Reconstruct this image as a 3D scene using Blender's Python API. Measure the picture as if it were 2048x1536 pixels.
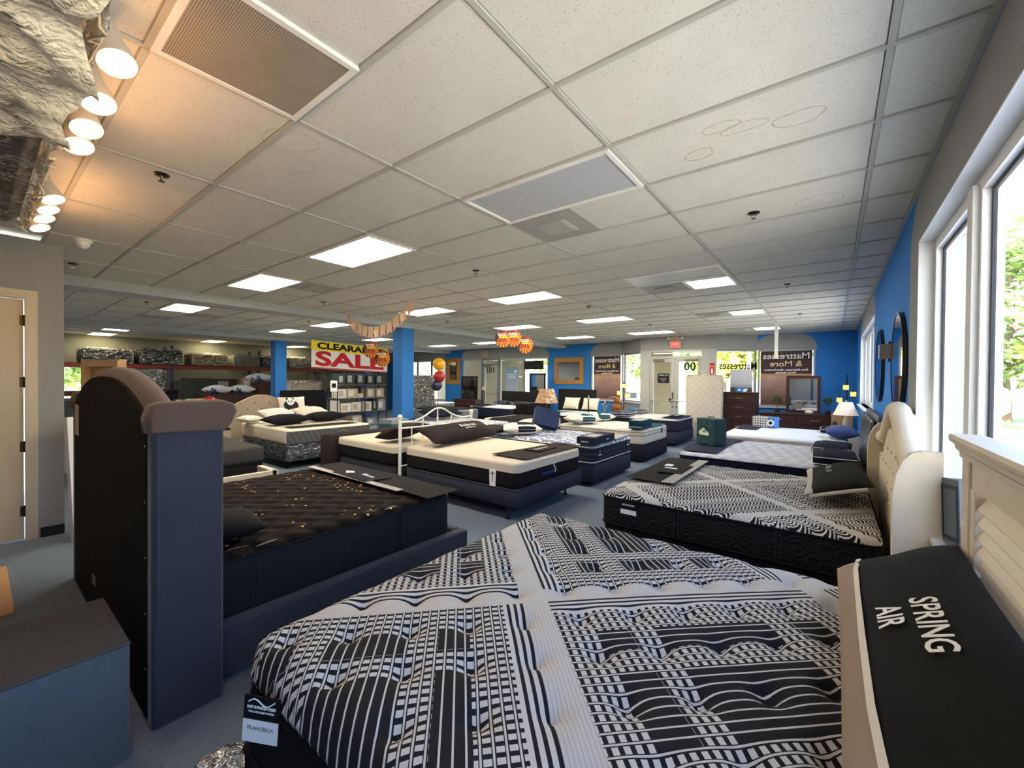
import bpy, math, random
from mathutils import Vector, Matrix
S_ = bpy.context.scene
for o in list(bpy.data.objects): bpy.data.objects.remove(o)
COL = S_.collection
PI = math.pi
random.seed(7)

# ---------------------------------------------------------------- camera
CAM_H = 1.666
F_PX, YAW, PITCH, ROLL = 833.84, .656853, -.0103956, .0083687
def cam_axes():
    s, c = math.sin(YAW), math.cos(YAW)
    r = Vector((c, s, 0)); f = Vector((-s, c, 0)); u = Vector((0, 0, 1))
    f2 = math.cos(PITCH)*f + math.sin(PITCH)*u
    u2 = -math.sin(PITCH)*f + math.cos(PITCH)*u
    return math.cos(ROLL)*r + math.sin(ROLL)*u2, -math.sin(ROLL)*r + math.cos(ROLL)*u2, f2
CR, CU, CF = cam_axes()
cd = bpy.data.cameras.new('camera'); cam = bpy.data.objects.new('camera', cd); COL.objects.link(cam)
cd.sensor_fit = 'HORIZONTAL'; cd.sensor_width = 36.0; cd.lens = 36.0*F_PX/2048; cd.clip_start = .02; cd.clip_end = 400
M = Matrix.Identity(4)
for i in range(3):
    M[i][0] = CR[i]; M[i][1] = CU[i]; M[i][2] = -CF[i]
M[2][3] = CAM_H
cam.matrix_world = M
S_.camera = cam

# ---------------------------------------------------------------- world, sun, exposure
W = bpy.data.worlds.new('World'); S_.world = W; W.use_nodes = True
wt = W.node_tree; wt.nodes.clear()
wo = wt.nodes.new('ShaderNodeOutputWorld'); wb = wt.nodes.new('ShaderNodeBackground'); sk = wt.nodes.new('ShaderNodeTexSky')
sk.sky_type = 'NISHITA'; sk.sun_disc = False; sk.sun_elevation = math.radians(58); sk.sun_rotation = math.radians(215); sk.air_density = 1.0; sk.dust_density = 1.5; sk.ozone_density = 1.0
wb.inputs['Strength'].default_value = .6
wt.links.new(sk.outputs[0], wb.inputs['Color']); wt.links.new(wb.outputs[0], wo.inputs[0])
sl = bpy.data.lights.new('sun', 'SUN'); sun = bpy.data.objects.new('sun', sl); COL.objects.link(sun)
sl.energy = 19; sl.angle = .009; sl.color = (1, .95, .86)
sun.rotation_euler = Vector((.42, .50, -.76)).to_track_quat('-Z', 'Y').to_euler()
sun.location = (-10, -10, 30)
S_.view_settings.view_transform = 'Standard'; S_.view_settings.look = 'None'; S_.view_settings.gamma = 1
S_.view_settings.use_curve_mapping = False
S_.view_settings.exposure = 1.58

# ---------------------------------------------------------------- node expressions and materials
def lin(c): return c/12.92 if c <= .04045 else ((c+.055)/1.055)**2.4
def rgb(r, g, b): return (lin(r/255), lin(g/255), lin(b/255), 1)
class X_:
    def __init__(s, t, k): s.t, s.k = t, k
    def _o(s, op, b=None, c=None):
        n = s.t.nodes.new('ShaderNodeMath'); n.operation = op
        for i, v in enumerate((s, b, c)):
            if v is None: continue
            if isinstance(v, X_): s.t.links.new(v.k, n.inputs[i])
            else: n.inputs[i].default_value = v
        return X_(s.t, n.outputs[0])
    def __add__(s, b): return s._o('ADD', b)
    def __sub__(s, b): return s._o('SUBTRACT', b)
    def __mul__(s, b): return s._o('MULTIPLY', b)
    def __truediv__(s, b): return s._o('DIVIDE', b)
    def lt(s, b): return s._o('LESS_THAN', b)
    def gt(s, b): return s._o('GREATER_THAN', b)
    def fr(s): return s._o('FRACT')
    def fl(s): return s._o('FLOOR')
    def mx(s, b): return s._o('MAXIMUM', b)
    def mn(s, b): return s._o('MINIMUM', b)
    def ab(s): return s._o('ABSOLUTE')
    def sin(s): return s._o('SINE')
    def mod(s, b): return s._o('FLOORED_MODULO', b)
    def btw(s, a, b): return s.gt(a)*s.lt(b)
    def inv(s): return (s*-1)+1
    def mix(s, a, b): return a*(s.inv()) + b*s      # s as factor
class Mat:
    def __init__(s, name, col=(.5, .5, .5, 1), rough=.7, metal=0, spec=.3, emit=None, estr=0, coat=0, sheen=0, trans=0):
        m = bpy.data.materials.new(name); m.use_nodes = True; s.m = m; s.t = m.node_tree
        s.b = s.t.nodes['Principled BSDF']; i = s.b.inputs
        i['Base Color'].default_value = col; i['Roughness'].default_value = rough; i['Metallic'].default_value = metal
        i['Specular IOR Level'].default_value = spec
        if emit: i['Emission Color'].default_value = emit; i['Emission Strength'].default_value = estr
        if coat: i['Coat Weight'].default_value = coat; i['Coat Roughness'].default_value = .15
        if sheen: i['Sheen Weight'].default_value = sheen; i['Sheen Roughness'].default_value = .4
        if trans: i['Transmission Weight'].default_value = trans
        s.col = col; s._tc = None
    def co(s):
        if not s._tc: s._tc = s.t.nodes.new('ShaderNodeTexCoord')
        return s._tc.outputs['Object']
    def xyz(s):
        n = s.t.nodes.new('ShaderNodeSeparateXYZ'); s.t.links.new(s.co(), n.inputs[0])
        return [X_(s.t, n.outputs[k]) for k in range(3)]
    def noise(s, scale, detail=3, rough=.55, vec=None):
        n = s.t.nodes.new('ShaderNodeTexNoise'); n.inputs['Scale'].default_value = scale; n.inputs['Detail'].default_value = detail; n.inputs['Roughness'].default_value = rough
        s.t.links.new(vec or s.co(), n.inputs['Vector']); return X_(s.t, n.outputs['Fac'])
    def voro(s, scale, feature='F1', out='Distance', rnd=1):
        n = s.t.nodes.new('ShaderNodeTexVoronoi'); n.inputs['Scale'].default_value = scale; n.feature = feature; n.inputs['Randomness'].default_value = rnd
        s.t.links.new(s.co(), n.inputs['Vector']); return X_(s.t, n.outputs[out])
    def wave(s, scale, dist=0, dirn='X', vec=None):
        n = s.t.nodes.new('ShaderNodeTexWave'); n.inputs['Scale'].default_value = scale; n.inputs['Distortion'].default_value = dist; n.bands_direction = dirn
        s.t.links.new(vec or s.co(), n.inputs['Vector']); return X_(s.t, n.outputs['Fac'])
    def cmix(s, f, a, b):
        n = s.t.nodes.new('ShaderNodeMix'); n.data_type = 'RGBA'
        if isinstance(f, X_): s.t.links.new(f.k, n.inputs[0])
        else: n.inputs[0].default_value = f
        for i, v in ((6, a), (7, b)):
            if hasattr(v, 'default_value'): s.t.links.new(v, n.inputs[i])
            else: n.inputs[i].default_value = v
        return n.outputs[2]
    def base(s, sock): s.t.links.new(sock, s.b.inputs['Base Color']); return s
    def rgh(s, e): s.t.links.new(e.k, s.b.inputs['Roughness']); return s
    def bump(s, e, strength=.3, dist=.01):
        n = s.t.nodes.new('ShaderNodeBump'); n.inputs['Strength'].default_value = strength; n.inputs['Distance'].default_value = dist
        s.t.links.new(e.k, n.inputs['Height']); s.t.links.new(n.outputs[0], s.b.inputs['Normal']); return s
    def vary(s, scale=6, amt=.12, bscale=None, bstr=.2):
        c = s.col; n = s.noise(scale, 4)
        s.base(s.cmix(n, tuple(v*(1-amt) for v in c[:3])+(1,), tuple(min(1, v*(1+amt)) for v in c[:3])+(1,)))
        if bscale: s.bump(s.noise(bscale, 3), bstr, .004)
        return s
MATS = {}
def mat(name, *a, var=None, **k):
    if name in MATS: return MATS[name].m
    q = Mat(name, *a, **k); MATS[name] = q
    if var: q.vary(*var)
    return q.m
def fab(name, r, g, b, bs=260, rough=.9, sheen=0, amt=.12):
    return mat(name, rgb(r, g, b), rough, var=(5, amt, bs, .25), sheen=sheen, spec=.15)

# ---------------------------------------------------------------- mesh building
class MB:
    def __init__(s): s.v, s.f, s.sm = [], [], []
    def add(s, vs, fs, smooth=False, mtx=None):
        b = len(s.v)
        s.v += [tuple(mtx @ Vector(p)) if mtx else tuple(p) for p in vs]
        s.f += [tuple(b+i for i in f) for f in fs]; s.sm += [smooth]*len(fs); return s
    def box(s, x0, x1, y0, y1, z0, z1, mtx=None):
        vs = [(x, y, z) for z in (z0, z1) for y in (y0, y1) for x in (x0, x1)]
        return s.add(vs, [(0, 2, 3, 1), (4, 5, 7, 6), (0, 1, 5, 4), (2, 6, 7, 3), (0, 4, 6, 2), (1, 3, 7, 5)], False, mtx)
    def bbox(s, x0, x1, y0, y1, z0, z1, b=.01, mtx=None):      # bevelled box
        o = lambda i, z: [(x0+i+b, y0+i, z), (x1-i-b, y0+i, z), (x1-i, y0+i+b, z), (x1-i, y1-i-b, z), (x1-i-b, y1-i, z), (x0+i+b, y1-i, z), (x0+i, y1-i-b, z), (x0+i, y0+i+b, z)]
        return s.loft([o(b, z0), o(0, z0+b), o(0, z1-b), o(b, z1)], True, True, False, mtx)
    def loft(s, rings, cap0=False, cap1=False, smooth=True, mtx=None, closed=True):
        n = len(rings[0]); vs = [p for r in rings for p in r]; fs = []
        for k in range(len(rings)-1):
            for i in range(n if closed else n-1):
                j = (i+1) % n; fs.append((k*n+i, k*n+j, (k+1)*n+j, (k+1)*n+i))
        s.add(vs, fs, smooth, mtx)
        if cap0: s.add(rings[0], [tuple(range(n))[::-1]], False, mtx)
        if cap1: s.add(rings[-1], [tuple(range(n))], False, mtx)
        return s
    def lathe(s, prof, c=(0, 0, 0), n=20, smooth=True, cap=True, mtx=None):
        r = [[(c[0]+max(a, 1e-4)*math.cos(2*PI*i/n), c[1]+max(a, 1e-4)*math.sin(2*PI*i/n), c[2]+z) for i in range(n)] for a, z in prof]
        return s.loft(r, cap, cap, smooth, mtx)
    def tube(s, path, r, n=8, closed=False, cap=True):
        P = [Vector(p) for p in path]; m = len(P); rings = []; up = None
        for i in range(m):
            a = P[(i-1) % m] if (closed or i > 0) else P[i]; b = P[(i+1) % m] if (closed or i < m-1) else P[i]
            t = (b-a).normalized()
            if up is None: up = Vector((0, 0, 1)) if abs(t.z) < .9 else Vector((1, 0, 0))
            x = t.cross(up)
            if x.length < 1e-5: x = t.orthogonal()
            x.normalize(); y = x.cross(t); up = y
            rr = r[i] if isinstance(r, (list, tuple)) else r
            rings.append([tuple(P[i]+x*rr*math.cos(2*PI*k/n)+y*rr*math.sin(2*PI*k/n)) for k in range(n)])
        if closed: rings.append(rings[0])
        return s.loft(rings, cap and not closed, cap and not closed, True)
    def prism(s, outline, t0, t1, axis='z', mtx=None, smooth=False):   # outline 2D extruded
        if axis == 'z': g = lambda p, t: (p[0], p[1], t)
        elif axis == 'y': g = lambda p, t: (p[0], t, p[1])
        else: g = lambda p, t: (t, p[0], p[1])
        return s.loft([[g(p, t0) for p in outline], [g(p, t1) for p in outline]], True, True, smooth, mtx)
    def strip(s, inner, outer, t0, t1, axis='z'):     # ring-shaped frame between two outlines
        if axis == 'z': g = lambda p, t: (p[0], p[1], t)
        elif axis == 'y': g = lambda p, t: (p[0], t, p[1])
        else: g = lambda p, t: (t, p[0], p[1])
        R = [[g(p, t) for p in o] for o, t in ((inner, t0), (outer, t0), (outer, t1), (inner, t1), (inner, t0))]
        return s.loft(R, smooth=False)
    def grid(s, xs, ys, fn, smooth=True):
        nx, ny = len(xs), len(ys); vs = [fn(x, y) for y in ys for x in xs]
        return s.add(vs, [(j*nx+i, j*nx+i+1, (j+1)*nx+i+1, (j+1)*nx+i) for j in range(ny-1) for i in range(nx-1)], smooth)
    def mesh(s, name, m=None):
        me = bpy.data.meshes.new(name); me.from_pydata(s.v, [], s.f); me.polygons.foreach_set('use_smooth', s.sm)
        if m: me.materials.append(m)
        me.update(); return me
def fix_normals(me):
    import bmesh
    b = bmesh.new(); b.from_mesh(me); bmesh.ops.recalc_face_normals(b, faces=b.faces); b.to_mesh(me); b.free()
def put(name, me, parent=None, loc=(0, 0, 0), rot=(0, 0, 0), scl=(1, 1, 1)):
    o = bpy.data.objects.new(name, me); COL.objects.link(o); o.parent = parent; o.location = loc; o.rotation_euler = rot; o.scale = scl; return o
def part(name, mb, m, parent, loc=(0, 0, 0), rot=(0, 0, 0), label=None, kind=None):
    me = mb.mesh(name, m); fix_normals(me); o = put(name, me, parent, loc, rot)
    if label: o['label'] = label
    if kind: o['kind'] = kind
    return o
def tag(o, label, cat, group=None):
    o['label'] = label; o['category'] = cat
    if group: o['group'] = group
    return o
def thing(name, label, cat, loc=(0, 0, 0), rz=0, group=None, rot=None):
    o = bpy.data.objects.new(name, None); COL.objects.link(o); o.location = loc; o.rotation_euler = rot or (0, 0, rz); o.empty_display_size = .1
    return tag(o, label, cat, group)
def single(name, mb, m, label, cat, loc=(0, 0, 0), rz=0, group=None, rot=None):
    o = part(name, mb, m, None, loc, rot or (0, 0, rz)); return tag(o, label, cat, group)
def struct(name, mb, m, parent=None, loc=(0, 0, 0)):
    o = part(name, mb, m, parent, loc)
    if not parent: o['kind'] = 'structure'
    return o
def dup(root, loc, label, rz=None, group=None):
    r = root.copy(); COL.objects.link(r); r.location = loc
    if rz is not None: r.rotation_euler = (0, 0, rz)
    r['label'] = label
    if group: r['group'] = group
    for c in list(root.children):
        k = c.copy(); COL.objects.link(k); k.parent = r
        for g in c.children:
            d = g.copy(); COL.objects.link(d); d.parent = k
    return r
def text_mesh(body, size, m, ext=.0015, bold=0, align='CENTER', sx=1, fit=None):
    c = bpy.data.curves.new('t', 'FONT'); c.body = body; c.size = size; c.extrude = ext; c.offset = bold; c.align_x = align; c.align_y = 'CENTER'; c.resolution_u = 3
    o = bpy.data.objects.new('t', c); COL.objects.link(o)
    bpy.context.view_layer.update()
    me = bpy.data.meshes.new_from_object(o.evaluated_get(bpy.context.evaluated_depsgraph_get()))
    bpy.data.objects.remove(o); bpy.data.curves.remove(c)
    me.name = 'lettering'; me.materials.clear(); me.materials.append(m)
    if fit:
        xs = [v.co.x for v in me.vertices]; sx = fit/max(1e-6, max(xs)-min(xs))
    for v in me.vertices: v.co.x *= sx
    return me
def letter(body, size, m, parent, loc, rot, fit=None, bold=0, ext=.0015, align='CENTER', name='lettering'):
    return put(name, text_mesh(body, size, m, ext, bold, align, fit=fit), parent, loc, rot)
UPX = (PI/2, 0, 0)             # text standing, read from -Y
def rr_outline(w, l, r, n=6):   # rounded rectangle centred at 0
    o = []
    for cx, cy, a0 in ((w/2-r, l/2-r, 0), (-w/2+r, l/2-r, PI/2), (-w/2+r, -l/2+r, PI), (w/2-r, -l/2+r, 1.5*PI)):
        o += [(cx+r*math.cos(a0+PI/2*k/n), cy+r*math.sin(a0+PI/2*k/n)) for k in range(n+1)]
    return o
def rr_ring(w, l, r, z, n=6): return [(x, y, z) for x, y in rr_outline(w, l, max(r, .001), n)]
def edge_lines(L, er, n):      # sample positions across a length with extra lines near both edges
    a = [-L/2+er*(1-math.cos(PI/2*k/4)) for k in range(4)]
    m = [-L/2+er+(L-2*er)*k/n for k in range(n+1)]
    return a + m + [-v for v in a[::-1]]
def top_panel(mb, w, l, rc, er, z, hfun=None, nx=10, ny=10, crown=.01):
    def fn(x, y):
        d = min(w/2-abs(x), l/2-abs(y)); h = 0
        if d < er: h = -er*.8*(1-math.sqrt(max(0, 1-(1-d/er)**2)))
        h += crown*(1-(2*x/w)**2)*(1-(2*y/l)**2)
        if hfun: h += hfun(x, y)*min(1, d/er)
        a, b = (abs(x)-(w/2-rc))/rc, (abs(y)-(l/2-rc))/rc
        if a > 0 and b > 0:
            a2, b2 = a*math.sqrt(1-b*b/2), b*math.sqrt(1-a*a/2)
            x = math.copysign(w/2-rc+a2*rc, x); y = math.copysign(l/2-rc+b2*rc, y)
        return (x, y, z+h)
    mb.grid(edge_lines(w, er, nx), edge_lines(l, er, ny), fn); return mb
# ---------------------------------------------------------------- surface materials
CE = 3.048                      # ceiling height
GX, GY, TX, TY = .1662, 2.2757, 1.2192, .6096
XW, YB, XF, YN = .47, 14.1, -19.6, -2.4      # right wall, back wall, far-left wall, wall behind camera
q = Mat('carpet', rgb(84, 94, 110), .95, spec=.1); MATS['carpet'] = q
q.base(q.cmix(q.noise(90, 4), rgb(82, 94, 112), rgb(126, 138, 154))); q.bump(q.noise(420, 2), .5, .006)
q = Mat('ceiling_tile', rgb(206, 204, 194), .95, spec=.1); MATS['tile'] = q
d1 = q.voro(95); d2 = q.voro(40); spk = d1.lt(.20).mx(d2.lt(.07))*q.noise(14, 2).gt(.46)
q.base(q.cmix(spk*.6, q.cmix(q.noise(3, 3), rgb(198, 196, 186), rgb(214, 212, 203)), rgb(112, 106, 96)))
q.bump(spk, -.3, .004)
mat('grid_metal', rgb(176, 175, 166), .5, spec=.4)
mat('paint_grey', rgb(150, 150, 150), .85, var=(4, .04, 300, .08))
mat('paint_white', rgb(214, 216, 216), .6)
mat('trim_white', rgb(226, 228, 230), .45)
mat('trim_cream', rgb(205, 190, 168), .5, var=(3, .05))
mat('blue_paint', rgb(44, 112, 184), .75, var=(3, .04, 300, .08))
mat('frame_alu', rgb(168, 170, 170), .45, metal=.2)
mat('frame_dark', rgb(52, 54, 60), .6)  # own dark colour of gaskets, locks and latch
mat('black_base', rgb(28, 30, 32), .6)
def glass_mat(name, tint=(1, 1, 1, 1), refl=.07):
    m = bpy.data.materials.new(name); m.use_nodes = True; t = m.node_tree; t.nodes.clear()
    o = t.nodes.new('ShaderNodeOutputMaterial'); a = t.nodes.new('ShaderNodeBsdfTransparent'); g = t.nodes.new('ShaderNodeBsdfGlossy'); mx = t.nodes.new('ShaderNodeMixShader')
    a.inputs[0].default_value = tint; g.inputs['Roughness'].default_value = .01; mx.inputs[0].default_value = refl
    t.links.new(a.outputs[0], mx.inputs[1]); t.links.new(g.outputs[0], mx.inputs[2]); t.links.new(mx.outputs[0], o.inputs[0]); return m
GLASS = glass_mat('window_glass', (.95, .95, .95, 1), .06)
def film_mat(name, refl=.28, tint=(.9, .9, .88, 1), rough=.18, bs=14):
    m = bpy.data.materials.new(name); m.use_nodes = True; t = m.node_tree; t.nodes.clear()
    o = t.nodes.new('ShaderNodeOutputMaterial'); a = t.nodes.new('ShaderNodeBsdfTransparent'); g = t.nodes.new('ShaderNodeBsdfGlossy'); mx = t.nodes.new('ShaderNodeMixShader')
    a.inputs[0].default_value = tint; g.inputs['Roughness'].default_value = rough
    n = t.nodes.new('ShaderNodeTexNoise'); n.inputs['Scale'].default_value = bs; n.inputs['Detail'].default_value = 5; n.inputs['Distortion'].default_value = 1.5
    c = t.nodes.new('ShaderNodeTexCoord'); b = t.nodes.new('ShaderNodeBump'); b.inputs['Strength'].default_value = 1; b.inputs['Distance'].default_value = .05
    t.links.new(c.outputs['Object'], n.inputs['Vector']); t.links.new(n.outputs['Fac'], b.inputs['Height']); t.links.new(b.outputs[0], g.inputs['Normal'])
    n2 = t.nodes.new('ShaderNodeTexNoise'); n2.inputs['Scale'].default_value = bs*.6; n2.inputs['Detail'].default_value = 4; n2.inputs['Distortion'].default_value = 2.5; t.links.new(c.outputs['Object'], n2.inputs['Vector'])
    fac = ((X_(t, n2.outputs['Fac'])-.5).ab().lt(.022))*.55+refl
    t.links.new(fac.k, mx.inputs[0])
    t.links.new(a.outputs[0], mx.inputs[1]); t.links.new(g.outputs[0], mx.inputs[2]); t.links.new(mx.outputs[0], o.inputs[0]); return m
FILM = film_mat('plastic_film', .06, (.92, .92, .9, 1), .14, 9)
MIRROR = mat('mirror_glass', (.86, .88, .9, 1), .02, metal=1)
def paint_mask(name, ranges, axis):        # blue paint with grey arched fields over the windows
    q = Mat(name, rgb(44, 106, 172), .8, spec=.2); MATS[name] = q
    e = q.xyz(); h = e[axis]; z = e[2]; r = .42; m = None
    for a, b, full in ranges:
        d = ((h*-1)+(a+r)).mx(h-(b-r)).mx(0)/r
        t = ((z-2.6).mx(0))/r
        k = (d*d+t*t).lt(1.0) * (z.gt(2.58) if not full else z.gt(-1))
        m = k if m is None else m.mx(k)
    n = q.noise(3, 3)
    q.base(q.cmix(m, q.cmix(n, rgb(48, 124, 204), rgb(54, 132, 214)), q.cmix(n, rgb(146, 148, 150), rgb(156, 157, 158))))
    q.bump(q.noise(280, 2), .08, .003)
    return q.m
WR = paint_mask('wall_right_paint', [(-9, 4.54, True), (8.05, 12.0, False)], 1)
WBK = paint_mask('wall_back_paint', [(-1.85, -.36, False), (-7.2, -5.7, False), (-13.9, -9.0, False), (-25, -14.95, False)], 0)

# ---------------------------------------------------------------- floor, ceiling
b = MB(); b.box(XF-.3, XW+.26, YN-.3, YB+.3, -.12, 0); struct('floor', b, MATS['carpet'].m)
b = MB(); b.box(XF-.3, XW+.6, YN-.4, YB+.6, CE+.06, CE+.2); ceiling = struct('ceiling', b, MATS['tile'].m)
LIT = [(3, 0), (5, 0), (8, 0), (5, 5), (3, 5), (8, 5), (10, 5), (13, 0), (15, 0), (15, 5), (15, 10), (10, 10), (5, 10), (3, 10), (3, 15), (5, 15), (10, 15), (8, 15)]
HALF = [(1, 6), (1, 11), (1, 16)]
DARK = [(1, 0)]
GRILLE = []
DIFF = [(1, 1), (5, 1), (5, 6), (8, 6), (9, 1), (10, 0), (1, 7), (1, 12)]
special = set(LIT+HALF+DARK+GRILLE)
tm = MB(); tm.bbox(.012, TX-.012, .012, TY-.012, 0, .02, .006); tme = tm.mesh('ceiling_tile', MATS['tile'].m); fix_normals(tme)
NT = int((GX-XF)/TX)+1
cells = []
for i in range(0, NT):
    for j in range(-8, 20):
        x1 = GX-TX*i; y0 = GY+TY*j; cx, cy = x1-TX/2, y0+TY/2
        if y0+TY > YB or y0 < YN or x1-TX < XF: continue
        if cx < -6.5 and cy < .6: continue
        if (i, j) in special: continue
        if x1-TX < -8.55 < x1-.05 or x1-TX < -14.9 < x1-.05: pass
        cells.append((math.hypot(cx, cy)*(1 if cy > -.4*abs(cx) else 3), i, j))
cells.sort()
for k, (d, i, j) in enumerate(cells[:295]):
    put('ceiling_tile', tme, ceiling, (GX-TX*(i+1), GY+TY*j, CE-.012))
b = MB()
for d, i, j in cells[295:]: b.box(GX-TX*(i+1)+.012, GX-TX*i-.012, GY+TY*j+.012, GY+TY*(j+1)-.012, CE-.012, CE+.006)
part('far_ceiling_tiles', b, MATS['tile'].m, ceiling, kind='stuff')
# narrow edge tiles along the right wall
em = MB(); em.bbox(0, XW-GX-.03, .012, TY-.012, 0, .02, .006); eme = em.mesh('edge_tile', MATS['tile'].m); fix_normals(eme)
for j in range(-7, 19): put('edge_tile', eme, ceiling, (GX+.012, GY+TY*j, CE-.012))
bk_ = MB(); bk_.bbox(.012, TX-.012, .012, YB-GY-TY*19-.01, 0, .02, .006); bke = bk_.mesh('edge_tile', MATS['tile'].m); fix_normals(bke)
for i in range(0, NT-1): put('edge_tile', bke, ceiling, (GX-TX*(i+1), GY+TY*19, CE-.012))
b = MB(); b.box(-.012, .012, YN, YB, -.014, .01); gme = b.mesh('main_runner', mat('grid_metal')); fix_normals(gme)
for i in range(0, NT+1):
    if GX-TX*i > XF: put('main_runner', gme, ceiling, (GX-TX*i, 0, CE-.006))
b = MB(); b.box(XF, XW, -.012, .012, -.012, .01); cme = b.mesh('cross_tee', mat('grid_metal')); fix_normals(cme)
for j in range(-7, 20): put('cross_tee', cme, ceiling, (0, GY+TY*j, CE-.008))
b = MB(); b.box(XW-.03, XW, YN, YB, -.015, .01); part('wall_angle', b, mat('grid_metal'), ceiling, (0, 0, CE-.006))

# water stains on tiles: thin irregular rings of brown residue
mat('stain', rgb(184, 172, 146), .95)
def stain(cx, cy, rx, ry, seed, w=.012, rot=0):
    rnd = random.Random(seed); n = 40; ph = [rnd.uniform(0, 6.28) for _ in range(4)]
    def pt(a, s): 
        k = s*(1+.06*math.sin(2*a+ph[0])+.05*math.sin(3*a+ph[1])+.025*math.sin(5*a+ph[2]))
        x, y = rx*k*math.cos(a), ry*k*math.sin(a); return (cx+x*math.cos(rot)-y*math.sin(rot), cy+x*math.sin(rot)+y*math.cos(rot))
    o = [pt(2*PI*i/n, 1) for i in range(n)]; inn = [pt(2*PI*i/n, 1-w/rx*(1+.5*math.sin(i))) for i in range(n)]
    b = MB(); b.strip(inn, o, CE-.0135, CE-.0125); part('water_stain', b, mat('stain'), ceiling)
for a in [(-2.50, 1.13, .15, .12, 1, .004, .5), (-2.80, 1.20, .20, .14, 2, .004, .7), (-.16, 2.62, .11, .075, 3, .006), (-.50, 2.47, .09, .05, 4, .005), (-.40, 2.54, .11, .05, 8, .004), (-.66, 2.69, .085, .06, 5, .006), (-.1, 3.9, .16, .10, 6, .005)]: stain(*a)

# ceiling beams (painted steel soffits)
mat('beam_paint', rgb(176, 180, 184), .7)
b = MB(); b.box(-8.62, -8.22, YN, YB, 2.90, CE-.008); struct('trim_1', b, mat('beam_paint'))
b = MB(); b.box(-14.95, -14.6, YN, YB, 2.90, CE-.008); struct('trim_2', b, mat('beam_paint'))

# ---------------------------------------------------------------- walls
def wallbox(name, m, boxes):
    b = MB()
    for k in boxes: b.box(*k)
    return struct(name, b, m)
T = .735
W1 = (-1.6, 4.11, .86, 2.67); W2 = (8.1, 11.95, 1.2, 2.67)
wallbox('wall_right', WR, [(XW, T, YN, W1[0], 0, CE+.06), (XW, T, W1[0], W1[1], 0, W1[2]), (XW, T, W1[0], W1[1], W1[3], CE+.06),
    (XW, T, W1[1], W2[0], 0, CE+.06), (XW, T, W2[0], W2[1], 0, W2[2]), (XW, T, W2[0], W2[1], W2[3], CE+.06), (XW, T, W2[1], YB+.2, 0, CE+.06)])
wallbox('wall_left', mat('wall_far', rgb(132, 134, 126), .9, var=(2, .05)), [(XF-.2, XF, .4, .9, 0, CE+.06), (XF-.2, XF, .9, 2.3, 0, .9), (XF-.2, XF, .9, 2.3, 2.0, CE+.06), (XF-.2, XF, 2.3, YB+.2, 0, CE+.06)])
wallbox('wall_near', mat('paint_grey'), [(-6.45, XW, YN-.2, YN, 0, CE+.06)])
# room on the left: wall with a door; its long side
dY0, dY1, dZ = -.62, .33, 2.44
wallbox('wall_partition', mat('paint_grey'), [(-6.6, -6.45, YN, dY0, 0, CE), (-6.6, -6.45, dY0, dY1, dZ, CE), (-6.6, -6.45, dY1, .6, 0, CE), (XF, -6.6, .45, .6, 0, CE)])
b = MB(); b.box(-6.449, -6.435, .43, .6, 0, .1); b.box(-6.449, -6.435, YN, -.74, 0, .1); struct('baseboard_left', b, mat('black_base'))
# back wall with splayed entrance bay
PA, PB_, PC, PD = (-5.93, YB), (-4.95, 13.2), (-2.70, 13.2), (-1.77, YB)
SI = .95
b = MB()
for x0, x1, z0, z1 in [(-.40, XW+.2, 0, CE), (-9.05, -7.18, 0, CE), (-14.95, -13.85, 0, CE), (XF, -18.2, 0, CE),
        (-1.77, -.40, 2.6, CE), (-1.77, -.40, 0, SI), (-7.18, -5.93, 2.6, CE), (-7.18, -5.93, 0, SI), (-13.85, -9.05, 2.6, CE), (-13.85, -12.62, 0, .3), (-11.6, -9.05, 0, .3), (-18.2, -14.95, 2.6, CE), (-18.2, -14.95, 0, .6)]:
    b.box(x0, x1, YB, YB+.18, z0, z1+.06 if z1 == CE else z1)
struct('wall_back', b, WBK)
def slab(b, p, q_, z0, z1, t=.14):      # vertical slab from p to q in plan
    d = Vector((q_[0]-p[0], q_[1]-p[1])); n = Vector((-d.y, d.x)).normalized()*t
    b.prism([p, q_, (q_[0]+n.x, q_[1]+n.y), (p[0]+n.x, p[1]+n.y)], z0, z1)
b = MB()
for p, q_ in ((PA, PB_), (PC, PD)):
    slab(b, p, q_, 2.6, CE+.06); slab(b, p, q_, 0, SI)
slab(b, PB_, PC, 2.62, CE+.06)
struct('wall_entrance', b, mat('paint_grey'))

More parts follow.
